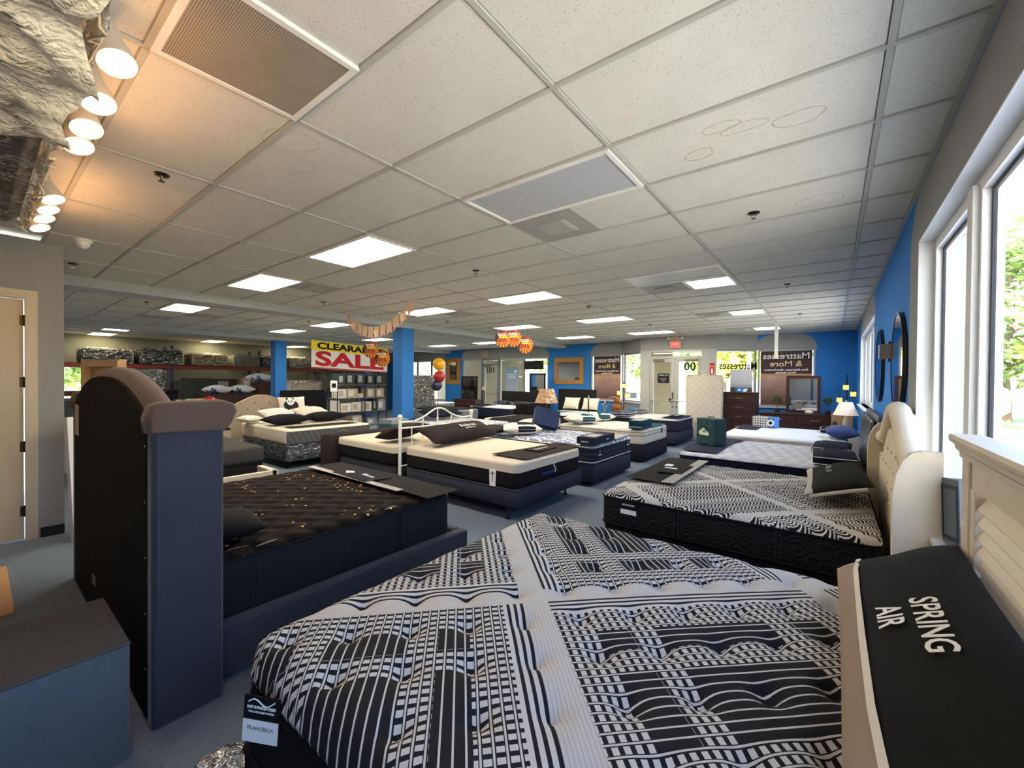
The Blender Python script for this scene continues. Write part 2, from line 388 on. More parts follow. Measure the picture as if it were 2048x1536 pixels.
# ---------------------------------------------------------------- windows
def window(n, p, q_, z0, z1, cuts, fw=.05, depth=.06, label=None, m=None, inset=.05):
    """aluminium window from p to q in plan; cuts = fractions of mullions"""
    m = m or mat('frame_alu'); L = math.hypot(q_[0]-p[0], q_[1]-p[1]); a = math.atan2(q_[1]-p[1], q_[0]-p[0])
    r = bpy.data.objects.new('window_%d' % n, None); COL.objects.link(r); r.location = (p[0], p[1], z0); r.rotation_euler = (0, 0, a); r['kind'] = 'structure'
    if label: r['label'] = label
    H = z1-z0; y0, y1 = inset, inset+depth
    b = MB(); b.box(0, L, y0, y1, 0, fw); b.box(0, L, y0, y1, H-fw, H); b.box(0, fw, y0, y1, fw, H-fw); b.box(L-fw, L, y0, y1, fw, H-fw)
    part('window_frame', b, m, r)
    e = [0]+[c*L for c in cuts]+[L]
    for c in cuts:
        b = MB(); b.box(c*L-fw/2, c*L+fw/2, y0-.004, y1+.004, fw, H-fw); part('mullion', b, m, r)
    for k in range(len(e)-1):
        b = MB(); b.box(e[k]+fw/2, e[k+1]-fw/2, (y0+y1)/2-.003, (y0+y1)/2+.003, fw*.8, H-fw*.8); part('pane', b, GLASS, r)
        b = MB(); i, t = fw*.7, .012
        for s in (e[k]+i, e[k+1]-i-t): b.box(s, s+t, y0+.012, y1-.012, fw, H-fw)
        part('gasket', b, mat('frame_dark'), r)
    b = MB(); b.box(-.02, L+.02, -.06, inset, -.03, 0); part('window_sill', b, mat('trim_white'), r)
    return r
# near window in the right wall (runs along Y)
def side_window(n, w, cuts, label):
    y0, y1, z0, z1 = w; r = bpy.data.objects.new('window_%d' % n, None); COL.objects.link(r); r.location = (.55, y0, z0); r['kind'] = 'structure'; r['label'] = label
    L, H, fw = y1-y0, z1-z0, .05; tw = mat('trim_white'); gs = mat('frame_dark')
    b = MB(); b.box(0, .09, 0, L, 0, fw); b.box(0, .09, 0, L, H-fw, H); b.box(0, .09, 0, fw, fw, H-fw); b.box(0, .09, L-fw, L, fw, H-fw); part('window_frame', b, tw, r)
    ys = [0]+cuts+[L]
    for c in cuts:
        b = MB(); b.box(-.03, .05, c-.05, c+.05, fw, H-fw); part('mullion', b, mat('paint_white'), r)
    for k in range(len(ys)-1):
        a, e = ys[k]+.05, ys[k+1]-.05
        b = MB(); ii = [(a+.035, fw+.035), (e-.035, fw+.035), (e-.035, H-fw-.035), (a+.035, H-fw-.035)]; oo = [(a, fw), (e, fw), (e, H-fw), (a, H-fw)]
        b.strip(ii, oo, -.005, .07, 'x'); sash = part('sash', b, tw, r)
        b = MB(); i2 = [(p[0]+(.022 if p[0] == ii[0][0] else -.022), p[1]+(.022 if p[1] == ii[0][1] else -.022)) for p in ii]; b.strip(i2, ii, .026, .040, 'x'); part('gasket', b, gs, sash)
        b = MB(); b.box(.03, .036, a+.034, e-.034, fw+.034, H-fw-.034); part('pane', b, GLASS, sash)
    b = MB(); b.box(XW-.55-.06, 0, -.03, L+.0, -.025, .0); part('window_sill', b, mat('paint_white'), r)
    b = MB(); b.box(XW-.55-.004, 0, L-.008, L, 0, H); b.box(XW-.55-.004, 0, 0, .008, 0, H); b.box(XW-.55-.004, 0, .008, L-.008, H-.008, H); part('reveal_lining', b, tw, r)
    return r
side_window(1, W1, [1.0, 2.75, 4.60], 'large white framed window beside the nearest beds')
side_window(2, W2, [1.28, 2.56], 'white framed window beyond the two round mirrors')
window(3, (-1.77, YB), (-.40, YB), SI, 2.6, [], label='window behind the right hand shop poster')
window(4, PC, PD, SI, 2.6, [], label='splayed entrance window with reversed lettering')
window(5, PA, PB_, SI, 2.6, [], label='narrow splayed window left of the glass doors')
window(6, (-7.18, YB), (-5.93, YB), SI, 2.6, [], label='window behind the left hand shop poster')
window(7, (-13.85, YB), (-12.62, YB), .3, 2.6, [], fw=.07, label='tall pale window left of door 101')
window(8, (-11.6, YB), (-9.05, YB), .3, 2.6, [.5], fw=.07, label='tall window pair right of door 101')
window(9, (-18.2, YB), (-14.95, YB), .6, 2.6, [.33, .66], fw=.07, label='far corner storefront window')
r = window(10, (XF, 2.3), (XF, .9), .9, 2.0, [.5], label='small window in the far storage wall')

# ---------------------------------------------------------------- doors
# door_1: tall cream door in the left partition
d = bpy.data.objects.new('door_1', None); COL.objects.link(d); d.location = (-6.45, 0, 0); d['kind'] = 'structure'; d['label'] = 'tall cream door with four hinges in the left partition'
cm = mat('trim_cream')
b = MB(); b.bbox(-.045, -.005, dY0+.01, dY1-.01, .012, dZ-.01, .003); part('door_leaf', b, mat('door_cream', rgb(206, 188, 160), .5, var=(2, .05)), d)
for zz in (.3, .95, 1.6, 2.22):
    b = MB(); b.lathe([(.009, -.055), (.009, .055)], (.004, dY1-.006, zz), 10); b.box(-.006, .0, dY1-.035, dY1-.006, zz-.05, zz+.05); part('hinge', b, mat('brass_dark', rgb(70, 52, 34), .4, metal=.7), d)
b = MB()
for a, t in ((.0, .018), (.05, .03)):
    w = .085-a
    b.box(0, t, dY1, dY1+w, 0, dZ+w); b.box(0, t, dY0-w, dY0, 0, dZ+w); b.box(0, t, dY0, dY1, dZ, dZ+w)
part('door_casing', b, cm, d)
b = MB(); b.lathe([(.012, 0), (.012, .03), (.028, .045), (.03, .06), (.02, .075), (.001, .078)], n=14, mtx=Matrix.Translation((0, dY0+.07, 1.0)) @ Matrix.Rotation(PI/2, 4, 'Y')); part('door_knob', b, mat('brass_dark'), d)

def glass_leaf(parent, x0, x1, z1, closer_side, name='door_leaf'):
    fw = .11; al = mat('frame_alu'); y0, y1 = .03, .075
    b = MB(); b.strip([(x0+fw, .24), (x1-fw, .24), (x1-fw, z1-fw*.9), (x0+fw, z1-fw*.9)], [(x0, .01), (x1, .01), (x1, z1), (x0, z1)], y0, y1, 'y'); lf = part(name, b, al, parent)
    b = MB(); b.box(x0+fw-.01, x1-fw+.01, .05, .056, .23, z1-fw*.9+.01); part('pane', b, GLASS, lf)
    b = MB(); b.tube([(x0+.02, -.02, 1.05), (x1-.02, -.02, 1.05)], .014, 8); b.box(x0+.02, x0+.06, -.02, y0, 1.03, 1.07); b.box(x1-.06, x1-.02, -.02, y0, 1.03, 1.07); part('push_bar', b, al, lf)
    c = x0+.28 if closer_side < 0 else x1-.28
    b = MB(); b.bbox(c-.17, c+.17, -.045, y0, z1-.075, z1-.005, .01); part('door_closer', b, mat('closer_grey', rgb(122, 114, 108), .5, metal=.3), lf)
    return lf
DZ = 2.36
d = bpy.data.objects.new('door_2', None); COL.objects.link(d); d.location = (PB_[0], PB_[1], 0); d['kind'] = 'structure'; d['label'] = 'double aluminium glass entrance doors under a transom'
Wd = PC[0]-PB_[0]; al = mat('frame_alu')
b = MB(); b.box(0, .3, 0, .1, 0, 2.62); b.box(Wd-.4, Wd, 0, .1, 0, 2.62); b.box(.3, Wd-.4, .0, .1, DZ, DZ+.07); b.box(.3, Wd-.4, 0, .1, 2.57, 2.62); part('door_frame', b, al, d)
b = MB(); b.box(.3, Wd-.4, .045, .051, DZ+.06, 2.58); part('transom_pane', b, GLASS, d)
mid = (.3+Wd-.4)/2
glass_leaf(d, .31, mid-.005, DZ-.005, -1); lf2 = glass_leaf(d, mid+.005, Wd-.41, DZ-.005, 1)
b = MB()
for s in (-1, 1): b.lathe([(.022, 0), (.022, .02), (.012, .03)], n=12, mtx=Matrix.Translation((mid+s*.05, .03, .87)) @ Matrix.Rotation(PI/2, 4, 'X'))
part('lock_cylinder', b, mat('frame_dark'), d)
b = MB(); b.box(mid-.075, mid-.045, .012, .03, 1.12, 1.32); b.box(mid-.16, mid-.1, -.03, .03, 1.02, 1.12); part('latch_box', b, mat('frame_dark'), d)
d3 = bpy.data.objects.new('door_3', None); COL.objects.link(d3); d3.location = (-12.62, YB, 0); d3['kind'] = 'structure'; d3['label'] = 'single glass door with suite number 101'
b = MB(); b.box(0, .09, 0, .1, 0, 2.6); b.box(.93, 1.02, 0, .1, 0, 2.6); b.box(.09, .93, 0, .1, 2.3, 2.37); b.box(.09, .93, 0, .1, 2.55, 2.6); part('door_frame', b, mat('frame_grey', rgb(112, 116, 122), .5, metal=.2), d3)
b = MB(); b.box(.09, .93, .045, .051, 2.36, 2.56); part('transom_pane', b, GLASS, d3)
glass_leaf(d3, .1, .92, 2.29, -1)

# ---------------------------------------------------------------- columns
for (x, y, w, lab) in ((-8.42, 6.52, .36, 'bright blue square column behind the white metal headboard'), (-14.75, 6.3, .36, 'bright blue square column beside the storage racks'), (-14.75, 9.6, .3, 'dark blue column below the clearance banner')):
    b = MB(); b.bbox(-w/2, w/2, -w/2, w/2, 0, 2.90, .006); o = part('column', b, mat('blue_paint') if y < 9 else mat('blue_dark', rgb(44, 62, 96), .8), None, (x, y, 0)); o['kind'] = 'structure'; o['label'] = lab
# ---------------------------------------------------------------- ceiling fixtures
mat('lens_lit', (1, .95, .82, 1), .5, emit=(1, .90, .70, 1), estr=11)
mat('lens_cool', (1, 1, 1, 1), .5, emit=(1, .97, .92, 1), estr=10)
mat('lens_warm', (1, .9, .6, 1), .5, emit=(1, .82, .48, 1), estr=7)
mat('lens_off', rgb(176, 178, 182), .35, spec=.5, var=(60, .05, 250, .2))
mat('fixture_white', rgb(222, 222, 216), .4)
def cell(i, j, a=0, b_=1): return GX-TX*i-TX*b_, GX-TX*i-TX*a, GY+TY*j, GY+TY*(j+1)
def troffer(i, j, lens, label, a=0, b_=1, group='lit ceiling light panels'):
    x0, x1, y0, y1 = cell(i, j, a, b_); w, l = (x1-x0)/2-.014, (y1-y0)/2-.014
    t = thing('ceiling_light', label, 'ceiling light', ((x0+x1)/2, (y0+y1)/2, CE-.03), 0, group)
    R = lambda k: [(-w+k, -l+k), (w-k, -l+k), (w-k, l-k), (-w+k, l-k)]
    b = MB(); b.strip(R(.03), R(0), 0, .06); part('frame', b, mat('fixture_white'), t)
    b = MB(); b.prism(R(.03), .010, .016); part('lens', b, lens, t)
    return t
seen = {(3, 0): 'nearest lit ceiling panel, right of the bunting garland side', (5, 0): 'lit ceiling panel second from the track lights, large', (8, 0): 'lit ceiling panel just past the first ceiling beam on the left',
 (5, 5): 'lit ceiling panel right behind the bunting garland', (3, 5): 'lit ceiling panel above the bed with navy pillow rolls', (8, 5): 'lit ceiling panel left of the bunting garland', (10, 5): 'small lit ceiling panel above the first storage column',
 (13, 0): 'lit ceiling panel beyond the second beam, cool white, far left', (15, 0): 'yellowish lit ceiling panel farthest left over the racks', (15, 5): 'yellowish lit ceiling panel over the middle of the storage racks', (15, 10): 'thin lit ceiling panel right of the storage column',
 (10, 10): 'lit ceiling panel directly above the clearance banner', (5, 10): 'lit ceiling panel above the three hanging sale discs', (3, 10): 'lit ceiling panel left of the small grey ceiling vents, third row', (3, 15): 'lit ceiling panel nearest the entrance doors',
 (5, 15): 'lit ceiling panel above the gold framed mirror', (10, 15): 'lit ceiling panel above the yellow paper lantern', (8, 15): 'lit ceiling panel just left of the three sale discs'}
for c in LIT: troffer(c[0], c[1], mat('lens_warm') if c[0] >= 15 else mat('lens_cool') if c in ((13, 0), (8, 5), (10, 10)) else mat('lens_lit'), seen[c])
for c, l in zip(HALF, ('half size bright ceiling light nearest the camera on the right', 'half size bright ceiling light in the middle of the right row', 'half size bright ceiling light beside the hanging white pole')):
    troffer(c[0], c[1], mat('lens_cool'), l, 0, .5)
    x0, x1, y0, y1 = cell(c[0], c[1], .5, 1)
    t = thing('air_diffuser', 'dull metal diffuser beside the ' + l.replace(' bright ceiling', ''), 'vent', ((x0+x1)/2, (y0+y1)/2, CE-.03), 0, 'ceiling diffusers')
    b = MB(); b.bbox(-.29, .29, -.29, .29, 0, .04, .004); part('plate', b, mat('diffuser_grey', rgb(150, 148, 144), .5, metal=.2), t)
    b = MB(); b.bbox(-.12, .12, -.12, .12, -.012, .0, .004); part('core', b, mat('diffuser_grey'), t)
troffer(1, 0, mat('lens_off'), 'large unlit ceiling light with a sagging grey lens, nearest overhead', group='unlit ceiling light panels')
troffer(1, 5, mat('lens_off'), 'unlit grey ceiling light panel further down the right row', group='unlit ceiling light panels')
mat('vent_face', rgb(158, 156, 150), .55, var=(8, .08))
def diffuser(i, j, a, b_, label, dark=0):
    x0, x1, y0, y1 = cell(i, j, a, b_); w = (x1-x0)/2-.012; l = (y1-y0)/2-.012
    t = thing('air_diffuser', label, 'vent', ((x0+x1)/2, (y0+y1)/2, CE-.024), 0, 'ceiling diffusers')
    R = lambda k: [(-w+k, -l+k), (w-k, -l+k), (w-k, l-k), (-w+k, l-k)]
    b = MB(); b.prism(R(0), 0, .012); part('plate', b, mat('vent_face'), t)
    b = MB(); b.strip(R(.165), R(.15), -.008, .0); b.prism(R(.17), -.012, -.002); part('core', b, mat('vent_core', rgb(172, 170, 164), .5), t)
    return t
for a in [(1, 1, .5, 1, 'square ceiling diffuser directly behind the big unlit light panel'), (5, 1, 0, .5, 'square ceiling diffuser touching the second large lit panel'), (5, 6, 0, .5, 'dark square ceiling diffuser right of the bunting garland'),
          (8, 6, 0, .5, 'square ceiling diffuser left of the bunting garland, in shade'), (9, 1, 0, .5, 'right one of two dark diffusers past the first beam'), (10, 0, 0, .5, 'dark diffuser past the first beam, left one of two')]: diffuser(*a)
# perforated return grille (2 x 2 ft)
q = Mat('perforated', rgb(150, 138, 122), .5, spec=.4); MATS['perf'] = q
e = q.xyz(); fx, fy = (e[0]/.0085).fr()-.5, (e[1]/.0085).fr()-.5; hole = (fx*fx+fy*fy).lt(.07)
edge = (e[0].ab().lt(.262))*(e[1].ab().lt(.262))
q.base(q.cmix(hole, q.cmix(q.noise(5, 3), rgb(146, 134, 118), rgb(176, 166, 150)), rgb(38, 34, 30)))
x0, x1, y0, y1 = cell(1, -3, .5, 1); t = thing('return_air_grille', 'large dusty perforated return air grille overhead near the track lights', 'vent', ((x0+x1)/2, (y0+y1)/2, CE-.03))
b = MB(); b.prism([(-.27, -.27), (.27, -.27), (.27, .27), (-.27, .27)], .004, .01); part('perforated_plate', b, q.m, t)
R = lambda k: [(-k, -k), (k, -k), (k, k), (-k, k)]
b = MB(); b.strip(R(.268), R(.296), 0, .02); part('frame', b, mat('fixture_white'), t)
# sprinklers
mat('chrome', rgb(150, 150, 150), .2, metal=1); mat('chrome_dark', rgb(52, 46, 42), .35, metal=.8)
def sprinkler(x, y, label):
    t = thing('sprinkler_head', label, 'sprinkler', (x, y, CE-.012), 0, 'ceiling sprinklers')
    b = MB(); b.lathe([(.045, 0), (.043, -.008), (.02, -.012), (.001, -.012)], n=16); part('escutcheon', b, mat('chrome_dark'), t)
    b = MB(); b.tube([(-.014, 0, -.01), (-.016, 0, -.03), (0, 0, -.045)], .003, 6); b.tube([(.014, 0, -.01), (.016, 0, -.03), (0, 0, -.045)], .003, 6); b.lathe([(.018, -.046), (.018, -.049)], n=14); part('deflector', b, mat('chrome'), t)
for x, y, l in [(-3.62, .79, 'chrome sprinkler on the warm lit tile by the track lights'), (-.53, 3.88, 'chrome sprinkler on the tile left of the window wall, nearest'), (-3.58, 3.88, 'sprinkler between the large lit panel and the unlit panel'), (-7.3, 3.88, 'sprinkler above the bunting left end'),
        (-10.02, 1.97, 'sprinkler past the first beam above the cream door corner'), (-3.6, 6.97, 'sprinkler right of the lit panel above navy pillow rolls'), (-.53, 6.97, 'sprinkler above the round wall mirrors'), (-.55, 10.1, 'sprinkler beyond the round mirrors near the far window'),
        (-7.29, 6.92, 'sprinkler beside the diffuser right of the bunting'), (-7.36, .76, 'sprinkler near the motion sensor left'), (-3.55, 10.1, 'sprinkler above the entrance lamps'), (-10.02, 4.96, 'sprinkler left of the bunting past the beam')]: sprinkler(x, y, l)
t = thing('motion_sensor', 'small white dome sensor on ceiling near the grey partition', 'sensor', (-5.98, .69, CE-.012))
b = MB(); b.lathe([(.07, 0), (.07, -.02), (.055, -.03)], n=18); part('base', b, mat('fixture_white'), t)
b = MB(); b.lathe([(.052, -.028), (.05, -.06), (.03, -.085), (.001, -.095)], n=18); part('dome', b, mat('fixture_white'), t)

# track lights
mat('track_white', rgb(196, 190, 180), .4)
mat('bulb', (1, .8, .5, 1), .4, emit=(1, .82, .52, 1), estr=10)
TY0 = .21
t = thing('track_light', 'white ceiling track with eight glowing spotlight heads', 'track light', (0, TY0, CE-.012))
b = MB(); b.box(-5.4, -1.55, -.018, .018, -.022, 0); b.box(-3.45, -3.2, -.03, .03, -.03, 0); part('track', b, mat('track_white'), t)
HEADS = [-2.11, -2.48, -2.78, -3.02, -4.07, -4.35, -4.62, -4.93]
prof = [(.001, -.10), (.034, -.098), (.044, -.085), (.045, .02), (.046, .04), (.056, .075), (.059, .12), (.059, .135)]
for k, hx in enumerate(HEADS):
    ax = Vector((.42, .16, -.89)).normalized() if k < 4 else Vector((.30, .34, -.89)).normalized()
    rot = ax.to_track_quat('Z', 'X').to_matrix().to_4x4(); fc = Vector((hx, .333-TY0, 2.82-CE+.012)); c = fc-ax*.135
    m4 = Matrix.Translation(c) @ rot
    b = MB(); b.lathe(prof, n=22, mtx=m4); h = part('lamp_head', b, mat('track_white'), t)
    b = MB(); b.lathe([(.054, .128), (.054, .1355), (.03, .138), (.001, .139)], n=22, mtx=m4); part('bulb_face', b, mat('bulb'), h)
    b = MB(); b.box(hx-.05, hx+.05, -.02, .02, -.045, -.022); b.lathe([(.011, 0), (.011, -.10)], (hx+.02, .005, -.04), 10); b.tube([(hx, 0, -.06), tuple(c-ax*.02)], .009, 8); part('adaptor', b, mat('track_white'), h)
    L = bpy.data.lights.new('track_bulb', 'POINT'); L.energy = 1.3; L.color = (1, .50, .20); L.shadow_soft_size = .05
    lo = bpy.data.objects.new('track_bulb', L); COL.objects.link(lo); lo.location = Vector((0, TY0, CE-.012))+fc+ax*.06
# ---------------------------------------------------------------- soft goods builders
def pil_h(s, u, p=2.6): return max(0, (1-abs(s)**p)*(1-abs(u)**p))**.5
def pillow_mesh(mb, w, l, t, s0=-1, s1=1, n=14, up=True, dn=True, pinch=.07, wob=0, seed=1, off=0):
    rnd = random.Random(seed); ph = [rnd.uniform(0, 6) for _ in range(3)]
    cs = [s0+(s1-s0)*k/n for k in range(n+1)]
    if s0 == -1: cs = sorted(set([-1, -.985, -.95]+cs))
    if s1 == 1: cs = sorted(set([1, .985, .95]+cs))
    cu = sorted(set([-1, -.985, -.95, .95, .985, 1]+[-1+2*k/n for k in range(n+1)]))
    def f(sgn):
        def fn(s, u):
            h = pil_h(s, u)*t/2+off
            if wob: h += wob*pil_h(s, u)*(math.sin(5*s+ph[0])*math.sin(4*u+ph[1])+.5*math.sin(9*u+7*s+ph[2]))
            x = s*w/2*(1-pinch*(1-u*u)); y = u*l/2*(1-pinch*(1-s*s))
            return (x, y, t/2+(h if sgn > 0 else -min(h, t/2*.98)))
        return fn
    if up: mb.grid(cs, cu, f(1))
    if dn: mb.grid(cs, cu[::-1], f(-1))
    return mb
def pillow(label, w, l, t, m, loc, rz=0, rot=None, piping=None, wob=.004, seed=1, group=None, text=None, name='pillow', band=None, box=0):
    T_ = thing(name, label, 'pillow', loc, rz, group, rot)
    if box:      # gusseted pillow: straight sides with piping on both seams
        b = MB(); pillow_mesh(b, w, l, t-box, dn=False, pinch=.0, wob=wob, seed=seed)
        b2 = MB(); b2.v = [(x, y, z+box-(t-box)/2) for x, y, z in b.v]; b2.f = b.f; b2.sm = b.sm
        b2.loft([rr_ring(w*.96, l*.96, .05, 0), rr_ring(w, l, .05, .015), rr_ring(w, l, .05, box)], True, False); part('cushion', b2, m, T_)
        for z in (.012, box):
            b = MB(); b.tube(rr_ring(w+.004, l+.004, .05, z), .006, 6, True); part('piping', b, piping, T_)
    else:
        b = MB(); pillow_mesh(b, w, l, t, wob=wob, seed=seed); part('cushion', b, m, T_)
        if piping:
            pts = [(math.copysign(1, a)*w/2*(1-.07*(1-u*u)), u*l/2, t/2) for a in (1,) for u in [k/8-1 for k in range(17)]]
            o = [(w/2*(1-.07*(1-u*u)), u*l/2, t/2) for u in [k/8-1 for k in range(16)]] + [(-u*w/2, l/2*(1-.07*(1-u*u)), t/2) for u in [k/8-1 for k in range(16)]]
            o += [(-x, -y, z) for x, y, z in o]
            b = MB(); b.tube(o, .006, 6, True); part('piping', b, piping, T_)
    if band:     # coloured sleeve across the pillow: (s0, s1, material)
        for s0, s1, bm in band:
            b = MB(); pillow_mesh(b, w*1.0, l*1.01, t*1.02, s0, s1, 5, wob=wob, seed=seed, off=.003); part('sleeve_band', b, bm, T_)
    if text:
        for body, size, tm_, x, y, r_ in text:
            me = text_mesh(body, size, tm_, .0008)
            for v in me.vertices:
                a, c_ = v.co.x*math.cos(r_)-v.co.y*math.sin(r_)+x, v.co.x*math.sin(r_)+v.co.y*math.cos(r_)+y
                zz = (t/2+pil_h(2*a/w, 2*c_/l)*t/2+.006) if not box else box+pil_h(2*a/w, 2*c_/l)*(t-box)/2+.006
                v.co = (a, c_, zz+(v.co.z if v.co.z > 0 else 0))
            put('lettering', me, T_)
    return T_
def mattress(label, x0, x1, y0, y1, z0, z1, side, top, pip=None, rc=.09, er=.05, band=None, crown=.012, hfun=None, nx=10, ny=10, rz=0, ribs=0, name='mattress', group=None, sidewalls=None):
    w, l, H = x1-x0, y1-y0, z1-z0
    t = thing(name, label, 'mattress', ((x0+x1)/2, (y0+y1)/2, z0), rz, group)
    zt = H-er*.8
    prof = [(.03, 0), (.006, .02)]
    if ribs:
        n = ribs*6
        for k in range(n+1):
            s = k/n; prof.append((.014*(1-abs(math.sin(PI*ribs*s))**.5), .02+(zt-.02)*s))
    else: prof += [(0, .05), (0, zt-.03), (.004, zt)]
    zs = band[0]-z0 if band else None
    b = MB()
    if band: prof = [p for p in prof if p[1] < zs]+[(0, zs)]
    b.loft([rr_ring(w-2*i, l-2*i, rc, z) for i, z in prof], True, False); part('side_border', b, side, t)
    if band:
        b = MB(); b.loft([rr_ring(w+.006, l+.006, rc, z) for z in (zs-.004, (zs+zt)/2, zt)]); part('top_band', b, band[1], t)
    b = MB(); top_panel(b, w, l, rc, er, H, hfun, nx, ny, crown); part('top_panel', b, top, t)
    if pip:
        for z in (zt, .022):
            b = MB(); b.tube(rr_ring(w+.004, l+.004, rc, z), .008, 6, True); part('piping', b, pip, t)
    return t
def foundation(label, x0, x1, y0, y1, z0, z1, m, legs=True, rc=.05, lh=None, wrap=False, group=None):
    t = thing('box_spring', label, 'box spring', ((x0+x1)/2, (y0+y1)/2, 0), 0, group); w, l = x1-x0, y1-y0
    b = MB(); b.loft([rr_ring(w-.03, l-.03, rc, z0), rr_ring(w, l, rc, z0+.015), rr_ring(w, l, rc, z1-.012), rr_ring(w-.02, l-.02, rc, z1)], True, True); part('cover', b, m, t)
    b = MB(); b.tube(rr_ring(w+.003, l+.003, rc, z1-.012), .005, 5, True); part('piping', b, m, t)
    if legs and z0 > .03:
        fm = mat('leg_black', rgb(24, 24, 26), .5)
        b = MB()
        for sx in (-1, 1): b.box(sx*(w/2-.22)-.02, sx*(w/2-.22)+.02, -l/2+.05, l/2-.05, z0-.035, z0)
        for sy in (-1, 1): b.box(-w/2+.08, w/2-.08, sy*(l/2-.1)-.018, sy*(l/2-.1)+.018, z0-.035, z0)
        part('metal_frame', b, fm, t)
        for sx in (-1, 1):
            for sy in (-1, 1):
                b = MB(); b.lathe([(.022, .0), (.028, .005), (.028, .02), (.016, .03), (.016, z0-.03)], (sx*(w/2-.22), sy*(l/2-.1), 0), 12); part('leg', b, fm, t)
    if wrap:
        rnd = random.Random(3); n = len(rr_outline(w, l, rc))
        ring = lambda k, z: [(x*(1+k/w+rnd.uniform(0, .012)), y*(1+k/l+rnd.uniform(0, .012)), z+rnd.uniform(-.008, .008)) for x, y in rr_outline(w, l, rc, 10)]
        b = MB(); b.loft([ring(.0, z1-.005), ring(.03, z1-.03), ring(.02, (z0+z1)/2+.04), ring(.045, (z0+z1)/2-.03), ring(.02, z0+.02), ring(.0, z0-.01)], smooth=False); part('plastic_wrap', b, FILM, t)
    return t
BLK = fab('black_fabric', 22, 22, 24); CHAR = fab('charcoal_fabric', 38, 38, 42); NAVY = fab('navy_fabric', 40, 44, 62); NAVYD = fab('navy_dark', 24, 26, 44)
FND = fab('foundation_navy', 50, 52, 66, 320); FNDK = fab('foundation_dark', 34, 35, 44, 320); WHT = fab('white_fabric', 222, 220, 214, 300); CREAM = fab('cream_fabric', 214, 202, 182, 240)
GREYV = fab('grey_velvet', 58, 60, 70, 500, sheen=.2); TAUPE = fab('taupe_fabric', 150, 134, 120, 420); BROWNB = fab('brown_black', 42, 34, 34)
PRINT = mat('print_white', rgb(232, 232, 230), .7); PRINTK = mat('print_black', rgb(22, 22, 24), .7); PRINTB = mat('print_blue', rgb(52, 62, 170), .7); PRINTR = mat('print_red', rgb(190, 34, 44), .7); PRINTG = mat('print_grey', rgb(150, 150, 150), .7); PRINTY = mat('print_yellow', rgb(240, 220, 60), .7)
def flat_card(name, label, pts, z, m, t=.006, cat='foot cover', drape=None):
    b = MB(); b.prism(pts, z, z+t); return single(name, b, m, label, cat)

# ---------------------------------------------------------------- nearest bed: black and white plaid pillow-top
B1 = dict(x0=-1.68, x1=.345, y0=.575, y1=2.505, z1=.735)
bx, by = (B1['x0']+B1['x1'])/2, (B1['y0']+B1['y1'])/2
q = Mat('plaid_ticking', rgb(200, 200, 200), .85, spec=.15); MATS['plaid'] = q
e = q.xyz(); th = math.radians(45.5); cx, cy = -1.06-bx, 1.435-by
X0, Y0 = e[0]-cx, e[1]-cy
p = X0*math.cos(-th)+Y0*math.sin(-th); qq = X0*math.sin(th)+Y0*math.cos(th)     # p runs toward the camera's right, q away
p = X0*math.cos(th)-Y0*math.sin(th)
SS, K = 1.24, .0335
fp, fq = (p/SS).fl(), (qq/SS).fl(); par = (fp+fq).mod(2)
u, v = p-fp*SS, qq-fq*SS
par = par.gt(.5)
s_ = par.mix(u, v); t_ = par.mix(v, u)         # s across the stripes, t along them
line = (s_/K).fr().lt(.17)
blk = (s_/K).fr().btw(.28, .92)*(t_/(K*.92)).fr().lt(.56)
ds, dt = (s_-.105).mn((s_*-1)+SS), (t_-.105).mn((t_*-1)+SS)
zt_ = dt.lt(.135).mx(dt.btw(.25, .345)); zs_ = ds.btw(.08, .215).mx(ds.btw(.325, .425))
body = line.mx(blk*zt_.mx(zs_))
bandm = u.lt(.105).mx(v.lt(.105))
fine = ((u*(u.lt(.105))+v*(v.lt(.105)))/.0125).fr().lt(.12)*.45
edge = (ds/.027).fr().gt(.45)
pat = bandm.mix(ds.lt(.081).mix(body, edge), fine.inv()*.95+.0)
n = q.noise(700, 2)
q.base(q.cmix(pat, q.cmix(n, rgb(22, 22, 26), rgb(36, 36, 42)), q.cmix(n, rgb(178, 177, 177), rgb(204, 202, 200))))
q.bump(pat*.6+n*.3, .25, .003)
PLAID = q.m
LX, LY, TX0, TY0_ = .1535, .1475, -.753-bx, 1.42-by
def tuft(x, y):
    a, c_ = (x-TX0)/LX, (y-TY0_)/LY; h = 0
    i0, j0 = math.floor(a), math.floor(c_)
    for i in (i0-1, i0, i0+1, i0+2):
        for j in (j0-1, j0, j0+1, j0+2):
            if (i+j) % 2 == 0:
                d2 = ((a-i)*LX)**2+((c_-j)*LY)**2
                h -= .028*math.exp(-d2/.0022)+.014*math.exp(-d2/.0004)
    return h+.013
t = thing('mattress', 'black and white plaid tufted pillow-top mattress filling the foreground', 'mattress', (bx, by, .36))
w, l = B1['x1']-B1['x0'], B1['y1']-B1['y0']; H = B1['z1']-.36
b = MB(); b.loft([rr_ring(w-2*i, l-2*i, .14, z, 8) for i, z in [(.03, 0), (.005, .02), (0, .06), (0, .2), (.012, .235), (.03, .25)]], True, False); part('side_border', b, fab('border_black', 18, 18, 20, 90), t)
b = MB(); b.tube(rr_ring(w-.03, l-.03, .14, .243, 8), .012, 8, True); part('piping', b, BLK, t)
b = MB(); b.tube(rr_ring(w+.004, l+.004, .14, .018, 8), .009, 8, True); part('piping', b, BLK, t)
b = MB(); b.loft([rr_ring(w-2*i, l-2*i, .15, z, 8) for i, z in [(.035, .25), (.008, .262), (.0, .285), (.006, .305), (.03, .318)]]); part('gusset', b, PLAID, t)
